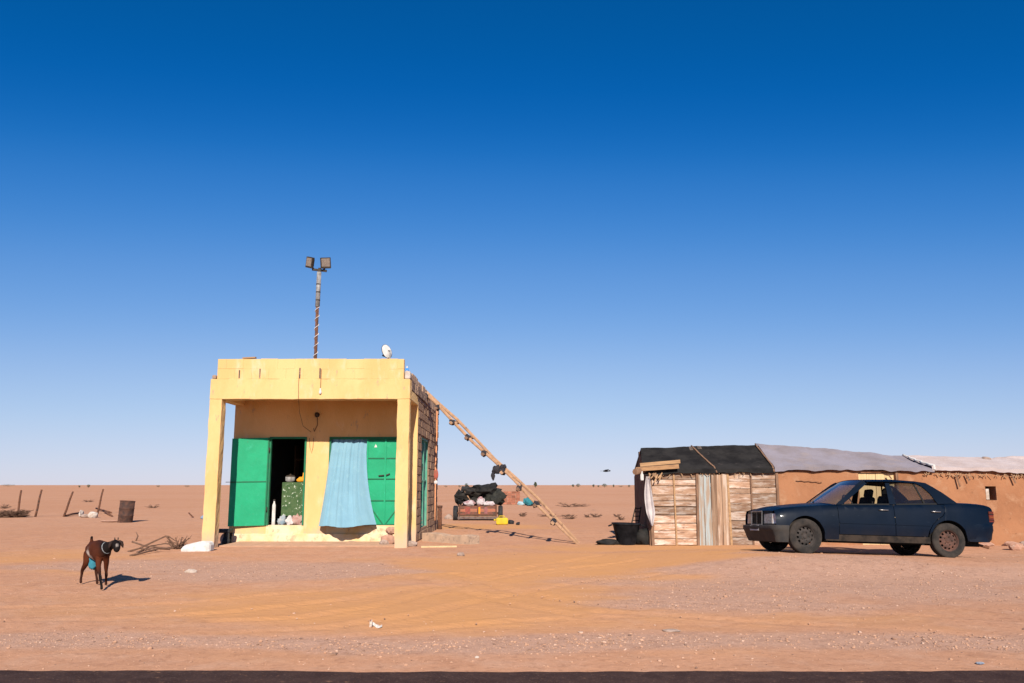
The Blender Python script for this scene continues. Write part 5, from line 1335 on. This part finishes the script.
    panel([(3.105, BELT(3.1)), (3.135, BELT(3.1)), (3.035, 1.31), (3.005, 1.31)], -.006, sides=s_).build('quarter_bar', SEAL, d2, solid=.012)
    # glass: front window wound down on the near side
    if sg > 0: panel([(1.57, BELT(1.57)), (2.45, BELT(2.45)), (2.478, 1.312), (2.16, 1.308)], -.016, sides=s_).build('window', GLASS, d1)
    else: panel([(1.57, BELT(1.57)), (1.70, BELT(1.7)), (1.745, .995)], -.016, sides=s_).build('window', GLASS, d1)
    panel([(2.56, BELT(2.56)), (3.11, BELT(3.11)), (3.01, 1.312), (2.56, 1.315)], -.016, sides=s_).build('window', GLASS, d2)
    panel([(3.13, BELT(3.13)), (3.36, BELT(3.36)), (3.27, 1.13), (3.16, 1.26), (3.035, 1.31)], -.016, sides=s_).build('quarter_window', GLASS, d2)
    # mirror
    y = sg * .86
    if False:
        mi = MB().box((1.62, y + .06, 1.00), (.09, .16, .11)); mi.build('mirror', SEAL, car, bevel=.02)
# bonnet, scuttle, roof, boot lid
def bonnet(u, v):
    U = .075 + (1.37 - .075) * u; w = Ws(max(U, .10), BELT(U)) - .075; y = -w + 2 * w * v; t = (y / w) ** 2
    U2 = U + .11 * t * (1 - u) + .06 * t * u
    return (U2, y, BELT(U) + .014 + .045 * (1 - t) * min(1, .35 + u))
MB().grid(bonnet, 22, 24).build('bonnet', PAINT, car, solid=.006)
MB().grid(lambda u, v: (.085 + .10 * (2 * v - 1) ** 2 - .0, (2 * v - 1) * (Ws(.10, .735) - .06), .715 - .035 * u + .03 * (1 - (2 * v - 1) ** 2) * (1 - u)), 3, 24).build('bonnet_lip', PAINT, car, solid=.006)
def roof(u, v):
    U = 2.05 + 1.0 * u; w = .632; y = -w + 2 * w * v; t = (y / w) ** 2
    zc = 1.338 + .032 * (1 - t) - .016 * (2 * u - 1.05) ** 2 + .012 - .02 * max(0, t - .8) * 5
    return (U - (.10 * (1 - t)) * (1 - u) * 0 + (.05 * t) * (1 - u), y, zc)
MB().grid(roof, 18, 24).build('roof', PAINT, car, solid=.01)
def boot(u, v):
    U = 3.66 + .74 * u; w = Ws(min(U, 4.39), BELT(U)) - .075; y = -w + 2 * w * v; t = (y / w) ** 2
    return (U - .07 * t * u, y, BELT(U) + .014 + .028 * (1 - t))
MB().grid(boot, 14, 20).build('boot_lid', PAINT, car, solid=.006)
def wscreen(u, v, o=0.0):            # v up
    y0, y1 = .735, .60; w = y0 + (y1 - y0) * v; y = -w + 2 * w * u; t = (y / w) ** 2
    U = (1.33 + .15 * t) + ((2.05 + .05 * t) - (1.33 + .15 * t)) * v; z = (BELT(1.4) + .045 - .04 * t) + (1.362 - .025 * t - (BELT(1.4) + .045 - .04 * t)) * v
    z += .02 * math.sin(math.pi * v)
    return (U, y, z)
MB().grid(wscreen, 16, 10).build('windscreen', WSCREEN, car)
def rscreen(u, v):
    y0, y1 = .70, .60; w = y0 + (y1 - y0) * v; y = -w + 2 * w * u; t = (y / w) ** 2
    U = (3.70 - .10 * t) + ((3.06 - .04 * t) - (3.70 - .10 * t)) * v; z = (BELT(3.8) + .035 - .03 * t) + (1.360 - .025 * t - (BELT(3.8) + .035 - .03 * t)) * v
    return (U, y, z + .03 * math.sin(math.pi * v))
MB().grid(rscreen, 16, 10).build('rear_screen', GLASS, car)
sc_ = MB()
for sg in (-1, 1):
    sc_.tube([(1.34, sg * .10 + .1, .935), (1.50, sg * .10 + .38, .985)], .010, 5)
sc_.build('wiper', SEAL, car)
# front: grille, headlamps, panel, bumper
FU = lambda y: .085 + .11 * (abs(y) / .78) ** 2
fp = MB().grid(lambda u, v: (FU(-.75 + 1.5 * u) + .035, -.75 + 1.5 * u, .45 + .25 * v), 24, 6).build('front_panel', SEAL, car)
gr = MB(); gw = .27
for a, b_ in (((.065, -gw, .725), (.065, gw, .725)), ((.05, -gw, .485), (.05, gw, .485)), ((.05, -gw, .475), (.065, -gw, .735)), ((.05, gw, .475), (.065, gw, .735))): gr.bar(a, b_, .03, .022)
gro = gr.build('grille', CHROME, car, bevel=.006)
for k in range(7): MB().bar((.075, -gw + .03, .515 + k * .029), (.075, gw - .03, .515 + k * .029), .02, .012).build('slat', SEAL, gro)
MB().bar((.07, 0, .495), (.075, 0, .71), .014, .02).build('centre_bar', CHROME, gro)
for sg in (-1, 1):
    hl = MB().grid(lambda u, v: (FU(.30 + .31 * u) + .012 + .02 * v, sg * (.30 + .31 * u), .505 + .18 * v), 8, 5).build('headlight', LAMPG, car, solid=.02)
    MB().grid(lambda u, v: (FU(.615 + .155 * u) + .015 + .02 * v + .05 * u * u, sg * (.615 + .155 * u), .505 + .175 * v), 6, 5).build('indicator', pmat('white_lamp', (.62, .58, .56), (.45, .3, .2), 20, .2), car, solid=.02)
    MB().grid(lambda u, v: (FU(.30 + .46 * u) + .01, sg * (.30 + .46 * u), .478 + .022 * v), 8, 2).build('lamp_trim', TRIM, hl, solid=.015)
def bump_f(u, v):                   # u from left to right around the nose, v down
    s_ = 2 * u - 1; 
    if abs(s_) < .72: y = s_ / .72 * .74; U = -.02 + .085 * (y / .74) ** 2
    else:
        k = (abs(s_) - .72) / .28; y = math.copysign(.74 + .075 * math.sin(min(1, k * 2.2) * math.pi / 2), s_); U = .065 + .43 * k ** 1.15
    prof = [(.0, .465), (.035, .475), (.045, .46), (.045, .405), (.0, .37), (-.07, .28), (-.15, .19), (-.25, .185)]
    t = v * (len(prof) - 1); i = min(int(t), len(prof) - 2); f_ = t - i
    o = prof[i][0] + (prof[i + 1][0] - prof[i][0]) * f_; z = prof[i][1] + (prof[i + 1][1] - prof[i][1]) * f_
    nrm_ = Vector((-1, y * .25, 0)).normalized() if abs(s_) < .72 else Vector((-max(0, 1 - k * 2), math.copysign(1, s_), 0)).normalized()
    o2 = o if abs(s_) < .9 else o * .6
    return (U + nrm_.x * o2 + .03, y + nrm_.y * o2 * .5, z)
fbp = MB().grid(bump_f, 60, 14).build('front_bumper', TRIM, car, solid=.01)
MB().box((-.03, 0, .425), (.012, .46, .10), Matrix.Rotation(.05, 3, 'Y')).build('number_plate', PLATE, car, bevel=.006)
def bump_r(u, v):
    s_ = 2 * u - 1
    if abs(s_) < .72: y = s_ / .72 * .72; U = 4.42 - .05 * (y / .72) ** 2
    else:
        k = (abs(s_) - .72) / .28; y = math.copysign(.72 + .085 * math.sin(min(1, k * 2.2) * math.pi / 2), s_); U = 4.37 - .50 * k
    prof = [(.0, .60), (.03, .605), (.04, .58), (.04, .50), (.02, .44), (0, .34), (-.06, .29)]
    t = v * (len(prof) - 1); i = min(int(t), len(prof) - 2); f_ = t - i
    o = prof[i][0] + (prof[i + 1][0] - prof[i][0]) * f_; z = prof[i][1] + (prof[i + 1][1] - prof[i][1]) * f_
    return (U + (o if abs(s_) < .8 else 0), y + (0 if abs(s_) < .72 else math.copysign(o * .35, s_)), z)
MB().grid(bump_r, 60, 12).build('rear_bumper', PAINT, car, solid=.01)
MB().grid(lambda u, v: (4.395 - .05 * (2 * u - 1) ** 2 + .012 * math.sin(v * 3), (2 * u - 1) * .70, .59 + .33 * v), 20, 6).build('tail_panel', PAINT, car, solid=.01)
for sg in (-1, 1):
    tl_ = MB().grid(lambda u, v: (4.41 - .02 * u - .10 * u ** 4, sg * (.42 + .335 * u), .64 + .21 * v), 10, 6).build('tail_light', REDL, car, solid=.02)
    tl2 = MB().grid(lambda u, v: (4.30 + .10 * u, sg * (Ws(4.30 + .1 * u, .72) + .006), .65 + .19 * v), 4, 6).build('tail_light', REDL, car, solid=.012)
    for k in range(3): MB().bar((4.305, sg * (Ws(4.3, .72) + .016), .69 + k * .05), (4.40, sg * (Ws(4.4, .72) + .014), .69 + k * .05), .012, .012).build('rib', AMBER if k == 1 else SEAL, tl2)
MB().tube([(3.9, -.35, .26), (4.3, -.38, .24), (4.50, -.40, .19)], .025, 8).build('exhaust_pipe', RUST, car)
# cabin, underside, and unseen boxes added to block light inside the body
un = MB(); un.mm(.55, 4.25, -.50, .50, .20, .30); un.mm(1.20, 3.14, -.76, .76, .225, .32); un.mm(.28, 1.30, -.50, .50, .31, .66); un.mm(1.28, 1.38, -.74, .74, .32, .84); un.mm(3.55, 4.28, -.50, .50, .31, .86)
un.build('underbody_and_fill', SEAL, car)
for c_ in (AF, AR):
    for sg in (-1, 1):
        wl_ = MB()
        for k in range(16):
            a0, a1 = R(-5 + 190 * k / 16), R(-5 + 190 * (k + 1) / 16); r_ = RA + .012
            wl_.add([(c_ + r_ * math.cos(a0), sg * .79, .31 + r_ * math.sin(a0)), (c_ + r_ * math.cos(a1), sg * .79, .31 + r_ * math.sin(a1)), (c_ + r_ * math.cos(a1), sg * .48, .31 + r_ * math.sin(a1)), (c_ + r_ * math.cos(a0), sg * .48, .31 + r_ * math.sin(a0))], [(0, 1, 2, 3)])
        wl_.build('wheel_arch', SEAL, car, solid=.006)
da = MB(); da.mm(1.42, 1.72, -.70, .70, .66, .875); da.build('dashboard', CABIN, car, bevel=.04)
sw = MB().lathe([(.175, -.012), (.19, 0), (.175, .012), (.165, 0), (.175, -.012)], n=24, axis='X'); swr = Matrix.Rotation(R(-22), 3, 'Y')
sw.tube([(0, -.17, 0), (0, .17, 0)], .014, 6); sw.tube([(-.2, 0, -.02), (0, 0, 0)], .02, 6)
sw.v = [tuple(swr @ Vector(p) + Vector((1.86, -.36, .90))) for p in sw.v]; sw.build('steering_wheel', SEAL, car)
for y in (-.36, .36):
    st_ = MB(); st_.mm(2.0, 2.48, y - .24, y + .24, .32, .56); st_.box((2.54, y, .80), (.13, .46, .58), Matrix.Rotation(R(14), 3, 'Y')); so2 = st_.build('seat', CABIN, car, bevel=.05)
    MB().box((2.63, y, 1.15), (.09, .26, .16), Matrix.Rotation(R(12), 3, 'Y')).build('headrest', CABIN, so2, bevel=.035)
bs_ = MB(); bs_.mm(2.95, 3.45, -.66, .66, .32, .58); bs_.box((3.50, 0, .80), (.14, 1.30, .50), Matrix.Rotation(R(20), 3, 'Y')); bs_.mm(3.50, 3.68, -.64, .64, .88, .92); bs_.build('rear_seat', CABIN, car, bevel=.04)
MB().grid(lambda u, v: (2.1 + .93 * u, -.60 + 1.2 * v, 1.335 + .035 * (1 - (2 * v - 1) ** 2) - .03 * (2 * u - 1) ** 2), 8, 8).build('headlining', CABIN, car)
# wheels
RT = .310
tp = [(.188, -.070), (.205, -.088), (.25, -.096), (.285, -.092), (.303, -.078), (.309, -.055), (.310, -.02), (.303, -.017), (.303, -.011), (.310, -.008), (.310, .008), (.303, .011), (.303, .017), (.310, .02), (.309, .055), (.303, .078), (.285, .092), (.25, .096), (.205, .088), (.188, .07)]
for c_, sg, steer in ((AF, -1, R(5)), (AF, 1, R(5)), (AR, -1, 0), (AR, 1, 0)):
    ctr = Vector((c_, sg * TRK, RT - .012)); rot = Matrix.Rotation(steer, 3, 'Z')
    def put(m): m.v = [tuple(rot @ Vector((p[0], p[1] * sg, p[2])) + ctr) for p in m.v]; return m
    hubm = put(MB().lathe([(0, .045), (.03, .045), (.045, .03), (.05, 0.0), (.05, -.05), (0, -.05)], n=20, axis='Y'))
    RM = RIMR if c_ == AR else RIMF
    wh = hubm.build('wheel', RM, car)
    put(MB().lathe(tp, n=48, axis='Y')).build('tyre', TYRE, wh)
    prof = [(.198, -.078 * -1 - .0), (.192, .068), (.175, .055), (.170, .025), (.158, .020), (.125, .038), (.10, .050), (.075, .044), (.055, .030), (.045, .030)]
    # outer face at positive local y (turned outwards by put)
    put(MB().lathe(prof, n=48, axis='Y', skip=lambda i, j: i == 4 and j % 4 < 2)).build('rim', RM, wh, solid=.004)
    put(MB().lathe([(.165, -.02), (.05, -.02)], n=24, axis='Y')).build('brake_drum', SEAL, wh)
    for k in range(5):
        a = 2 * math.pi * k / 5; put(MB().tube([(.075 * math.cos(a), .04, .075 * math.sin(a)), (.075 * math.cos(a), .062, .075 * math.sin(a))], .011, 6)).build('wheel_nut', DARK_METAL, wh)
    # wheel arches' outward y sign: near side is negative y

# short front overhang: everything ahead of the front wheel arch is drawn in
seen = set()
for o in [c for c in bpy.data.objects if c.type == 'MESH' and (c.parent is car or (c.parent and c.parent.parent is car))]:
    if o.data.name in seen: continue
    seen.add(o.data.name)
    for v_ in o.data.vertices:
        if v_.co.x < .475: v_.co.x = .475 - (.475 - v_.co.x) * .56

# ------------------------------------------------------------------ goat, one skinned surface
def goat():
    h1 = gpt(80.6, 584.2); h2 = gpt(97.0, 585.0); f1 = gpt(101.2, 590.6); f2 = gpt(105.6, 586.0)
    hip = (h1 + h2) / 2; sh_ = (f1 + f2) / 2 
    base = (hip + sh_) / 2; base.z = 0
    gz = hz(base.x, base.y)
    fwd = Vector((.66, -.75, 0)).normalized(); lft = Vector((-fwd.y, fwd.x, 0))
    V = []; E = []; Rr = []
    def v(p, r, par=None):
        V.append(Vector(p)); Rr.append(r if isinstance(r, tuple) else (r, r))
        if par is not None: E.append((par, len(V) - 1))
        return len(V) - 1
    c = Vector((base.x, base.y, gz))
    P = lambda f, l, z: c + fwd * f + lft * l + Vector((0, 0, z))
    pel = v(P(-.25, 0, .545), (.088, .102))
    mid = v(P(-.10, 0, .495), (.115, .160), pel)
    ch = v(P(.08, 0, .485), (.100, .165), mid)
    wi = v(P(.22, 0, .505), (.068, .122), ch)
    n1 = v(P(.33, .02, .560), (.056, .072), wi)
    n2 = v(P(.40, .06, .592), (.050, .058), n1)
    hd = v(P(.45, .09, .615), (.064, .068), n2)
    look = (fwd * .55 + Vector((.35, -.75, 0))).normalized()
    hp = V[hd]
    mz = v(hp + look * .08 + Vector((0, 0, -.055)), (.052, .054), hd)
    ns = v(hp + look * .145 + Vector((0, 0, -.115)), (.036, .036), mz)
    # rump and tail
    rp = v(P(-.335, 0, .54), (.055, .065), pel)
    t1 = v(P(-.385, 0, .62), (.020, .022), rp); v(P(-.365, -.005, .675), (.018, .019), t1)
    def leg(par, root, foot, kind, l):
        fx = foot.copy(); fx.z = hz(foot.x, foot.y) + .012
        r0 = V[par] + root
        if kind == 'h':
            a = v(r0, (.062, .075), par)
            kn = v(r0.lerp(fx, .40) + fwd * .055 + Vector((0, 0, .01)), (.040, .046), a)
            hk = v(r0.lerp(fx, .64) - fwd * .06 + Vector((0, 0, .01)), (.023, .026), kn); hk = v(r0.lerp(fx, .76) - fwd * .042, (.016, .017), hk)
            pa = v(fx + Vector((0, 0, .055)) - fwd * .012, (.017, .018), hk)
            v(fx + fwd * .012, (.021, .02), pa)
        else:
            a = v(r0, (.036, .044), par)
            el = v(r0.lerp(fx, .30) - fwd * .012, (.028, .032), a)
            kn0 = v(r0.lerp(fx, .50) + fwd * .004, (.018, .019), el); kn = v(r0.lerp(fx, .60) + fwd * .014, (.023, .024), kn0); kn = v(r0.lerp(fx, .70) + fwd * .004, (.016, .016), kn)
            pa = v(fx + Vector((0, 0, .05)), (.016, .017), kn)
            v(fx + fwd * .014, (.021, .02), pa)
    leg(pel, lft * -.06 + fwd * -.04 + Vector((0, 0, -.06)), h1, 'h', -1)
    leg(pel, lft * .06 + fwd * .00 + Vector((0, 0, -.06)), h2, 'h', 1)
    leg(wi, lft * -.05 + fwd * -.04 + Vector((0, 0, -.13)), f1, 'f', -1)
    leg(wi, lft * .055 + fwd * -.02 + Vector((0, 0, -.13)), f2, 'f', 1)
    me = bpy.data.meshes.new('goat_frame'); me.from_pydata([tuple(p) for p in V], E, [])
    o = bpy.data.objects.new('goat_frame', me); COL.objects.link(o)
    sk = o.modifiers.new('skin', 'SKIN'); sk.use_smooth_shade = True
    for i, sv in enumerate(me.skin_vertices[0].data): sv.radius = Rr[i]; sv.use_root = (i == 0)
    sb = o.modifiers.new('sub', 'SUBSURF'); sb.levels = 2; sb.render_levels = 2
    dg = bpy.context.evaluated_depsgraph_get(); dg.update()
    m2 = bpy.data.meshes.new_from_object(o.evaluated_get(dg)); bpy.data.objects.remove(o)
    m2.name = 'goat_body'
    g = thing('goat', 'dark brown goat with a pale collar standing on the sand', 'goat', c)
    co = np.empty(len(m2.vertices) * 3, np.float32); m2.vertices.foreach_get('co', co); co = co.reshape(-1, 3) - np.array(c)
    f = co @ np.array(fwd); l = co @ np.array(lft); z = co[:, 2]
    nr_ = np.empty(len(m2.vertices) * 3, np.float32); m2.vertices.foreach_get('normal', nr_); nr_ = nr_.reshape(-1, 3)
    co = co + nr_ * (.016 * (fbm(f * 11 + 3, z * 11 + l * 7, 8, 3) - .45))[:, None] * sstep(.25, .4, z)[:, None]
    m2.vertices.foreach_set('co', co.astype(np.float32).ravel()); m2.update()
    for p in m2.polygons: p.use_smooth = True
    n = fbm(f * 9, z * 9 + l * 5, 3, 3)
    black = np.clip(sstep(.20, .34, f + .25 * (z - .5)) + .55 * sstep(.10, .04, np.abs(l)) * sstep(.52, .58, z) * sstep(-.05, .1, f), 0, 1)
    black = np.maximum(black, sstep(.26, .16, z) * .6); black = np.maximum(black, sstep(.60, .66, z) * sstep(-.30, -.34, f))
    white = sstep(.035, .0, np.abs(z - (.42 - .9 * (f + .09)))*.74 + .03 * (n - .4)) * sstep(-.20, -.16, f) * sstep(.05, .0, f) * (l < .02)
    hl = np.array(hp - c); mzl = np.array(V[mz] - c)
    white = np.maximum(white, sstep(.022, .012, np.linalg.norm(co - (mzl + np.array(look) * .03 + np.array([0, 0, .028])), axis=1)) * .8)
    white = np.maximum(white, sstep(.05, .03, np.linalg.norm(co - np.array(P(.36, -.02, .575) - c), axis=1)) * .5 * 0)
    a = m2.attributes.new('coat', 'FLOAT_COLOR', 'POINT')
    brown = np.array([.085, .022, .009]); blk = np.array([.012, .008, .007]); wht = np.array([.60, .50, .43])
    col = brown * (0.75 + .5 * n[:, None]); col = col * (1 - black[:, None]) + blk * black[:, None]; col = col * (1 - white[:, None]) + wht * white[:, None]
    a.data.foreach_set('color', np.concatenate([col, np.ones((len(col), 1))], 1).astype(np.float32).ravel())
    mt, nt, b = new_mat('goat_coat'); at_ = nt.nodes.new('ShaderNodeAttribute'); at_.attribute_name = 'coat'; nt.links.new(at_.outputs['Color'], b.inputs['Base Color'])
    b.inputs['Roughness'].default_value = .75; b.inputs['Specular IOR Level'].default_value = .1
    nz = nt.nodes.new('ShaderNodeTexNoise'); nz.inputs['Scale'].default_value = 60; nz.inputs['Detail'].default_value = 6; bp2 = nt.nodes.new('ShaderNodeBump'); bp2.inputs['Strength'].default_value = .3; bp2.inputs['Distance'].default_value = .02
    nt.links.new(nz.outputs['Fac'], bp2.inputs['Height']); nt.links.new(bp2.outputs[0], b.inputs['Normal'])
    m2.materials.clear(); m2.materials.append(mt)
    bo = bpy.data.objects.new('body', m2); COL.objects.link(bo); bo.parent = g
    FUR = pmat('goat_black_fur', (.014, .009, .008), (.03, .016, .012), 20, .7)
    # drooping ears, horn stubs, eyes
    side_h = Vector((-look.y, look.x, 0)).normalized()
    for sg in (-1, 1):
        e0 = hp + side_h * (sg * .026) + Vector((0, 0, .026)); e1 = e0 + side_h * (sg * .042) + Vector((0, 0, -.022)); e2 = e1 + side_h * (sg * .022) + Vector((0, 0, -.072)) + look * .012
        em = MB(); em.tube([e0, (e0 + e1) / 2 + Vector((0, 0, .003)), e1, (e1 + e2) / 2, e2], [.012, .018, .023, .020, .005], 8)
        em.build('ear', FUR, g)
        MB().tube([hp + side_h * (sg * .02) + Vector((0, 0, .045)), hp + side_h * (sg * .022) - look * .01 + Vector((0, 0, .075))], [.010, .004], 6).build('horn', DARK_METAL, g)
        MB().blob(hp + look * .040 + side_h * (sg * .037) + Vector((0, 0, .012)), (.013, .013, .013), 1, 0, 1).build('eye', DARK_METAL, g)
        MB().blob(P(.385, .0, .57) + side_h * 0, (.01, .01, .01), 1, 0, 1)
    # collar round the neck base
    ax_ = (V[n1] - V[wi]).normalized(); x_ = ax_.cross(Vector((0, 0, 1))).normalized(); y_ = ax_.cross(x_); cc_ = V[wi].lerp(V[n1], .70)
    cm = MB(); pts = [cc_ + x_ * (.064 * math.cos(t)) + y_ * (.080 * math.sin(t)) for t in np.linspace(0, 2 * math.pi, 25)]
    cm.tube(pts, .006, 6); cm.build('collar', pmat('pale_collar', (.20, .205, .21), (.15, .145, .145), 30), g)
    # blue cloth bag tied under the hind quarters
    bgm = MB().blob(P(-.22, .02, .315), (.16, .10, .18), 5, .55, 3); bgm.build('udder_bag', pmat('turquoise_cloth', (.03, .15, .195), (.025, .115, .155), 12, .9, .3, 40), g)
    return g
goat()

# ------------------------------------------------------------------ bird low over the plain
bp_ = at_y(606, 471, 45)
bird = thing('bird', 'small dark bird gliding low above the plain left of the shed', 'bird', bp_)
MB().blob(bp_, (.34, .12, .10), 2, .1, 2).build('body', BLACK, bird)
for sg in (-1, 1):
    MB().grid(lambda u, v: (bp_.x + .06 - v * .13 + u * .05, bp_.y + sg * (.03 + u * .42), bp_.z + .02 + .06 * math.sin(u * 2.6) - .02 * v), 8, 3).build('wing', BLACK, bird, solid=.012)
MB().grid(lambda u, v: (bp_.x - .15 - u * .16, bp_.y + (v - .5) * (.08 + .08 * u), bp_.z), 3, 3).build('tail', BLACK, bird, solid=.01)
MB().blob(bp_ + Vector((.19, 0, .01)), (.10, .08, .08), 2, .05, 2).build('head', BLACK, bird)

# ------------------------------------------------------------------ trees and bushes along the horizon
def far_tree(px, hpx, wpx, D, seed, label):
    rr = random.Random(seed); S = D * math.cos(PITCH) / FPX; x = (px - 512) * S; h = hpx * S; w = wpx * S
    t = thing('desert_tree', label, 'tree', (x, D, 0), 'trees along the horizon')
    tr = MB(); tr.tube([(x, D, -.1), (x + .05 * w, D, h * .3), (x - .03 * w, D, h * .6)], [.05 * h, .04 * h, .02 * h], 6)
    for k in range(4):
        a = rr.uniform(0, 6.28); tr.tube([(x, D, h * .28), (x + math.cos(a) * w * .3, D + math.sin(a) * w * .3, h * rr.uniform(.5, .8))], [.025 * h, .01 * h], 5)
    tr.build('trunk', TWIG, t)
    cr_ = MB()
    for k in range(150):
        a = rr.uniform(0, 6.28); r = math.sqrt(rr.random()) * .5; q = rr.uniform(-1, 1)
        p = Vector((x + math.cos(a) * r * w * math.sqrt(1 - q * q * .8), D + math.sin(a) * r * w, h * (.62 + .36 * q))); s_ = h * rr.uniform(.05, .11)
        d1 = Vector((rr.uniform(-1, 1), rr.uniform(-1, 1), rr.uniform(-1, 1))).normalized() * s_; d2 = d1.cross(Vector((rr.uniform(-1, 1), rr.uniform(-1, 1), rr.uniform(-1, 1)))).normalized() * s_ * .8
        cr_.add([p - d1, p + d2, p + d1, p - d2], [(0, 1, 2, 3)])
    cr_.build('crown', LEAF, t, recalc=False)
spots = [(8, 2.6, 14, 700, 'broad faint clump at the far left of the horizon'), (79.5, 2.4, 2.2, 420, 'tiny tree left of the pair above the fence posts'), (88.6, 3.2, 3.2, 420, 'dark tree above the last leaning fence post'), (158, 2.0, 4, 520, 'low horizon bush midway between drum and shop'), (187, 2.0, 6, 520, 'low horizon bush nearest to the left of the shop'),
         (446, 1.8, 4, 520, 'low horizon bush just right of the shop wall'), (459.5, 2.2, 3.4, 480, 'small horizon tree left above the cart'), (466.5, 4.0, 3.6, 480, 'taller horizon tree above the left of the cart'), (479, 3.2, 2.6, 480, 'thin horizon tree above the cart sacks'),
         (535.4, 6.0, 3.4, 400, 'tallest horizon tree right of the ladder'), (573, 3.0, 2.6, 500, 'small horizon tree left of the wide clump'), (578, 3.6, 4.6, 500, 'wide dark clump of trees on the horizon above the ladder foot'), (593.5, 3.0, 2.4, 500, 'round horizon bush right of the wide clump'), (598.5, 2.2, 2.2, 520, 'tiny horizon bush between two larger ones'), (604.5, 3.6, 6, 500, 'broad horizon tree below the gliding bird'), (613.5, 2.8, 2, 520, 'thin horizon tree right of the broad one'), (629, 2.4, 2.6, 520, 'horizon bush nearest to the plank shed'), (621, 1.6, 5, 560, 'flat faint bush on the horizon close to the shed')]
for i, (px, h_, w_, D, lb) in enumerate(spots): far_tree(px, h_, w_, D, i + 5, lb)
bpy.context.view_layer.update()
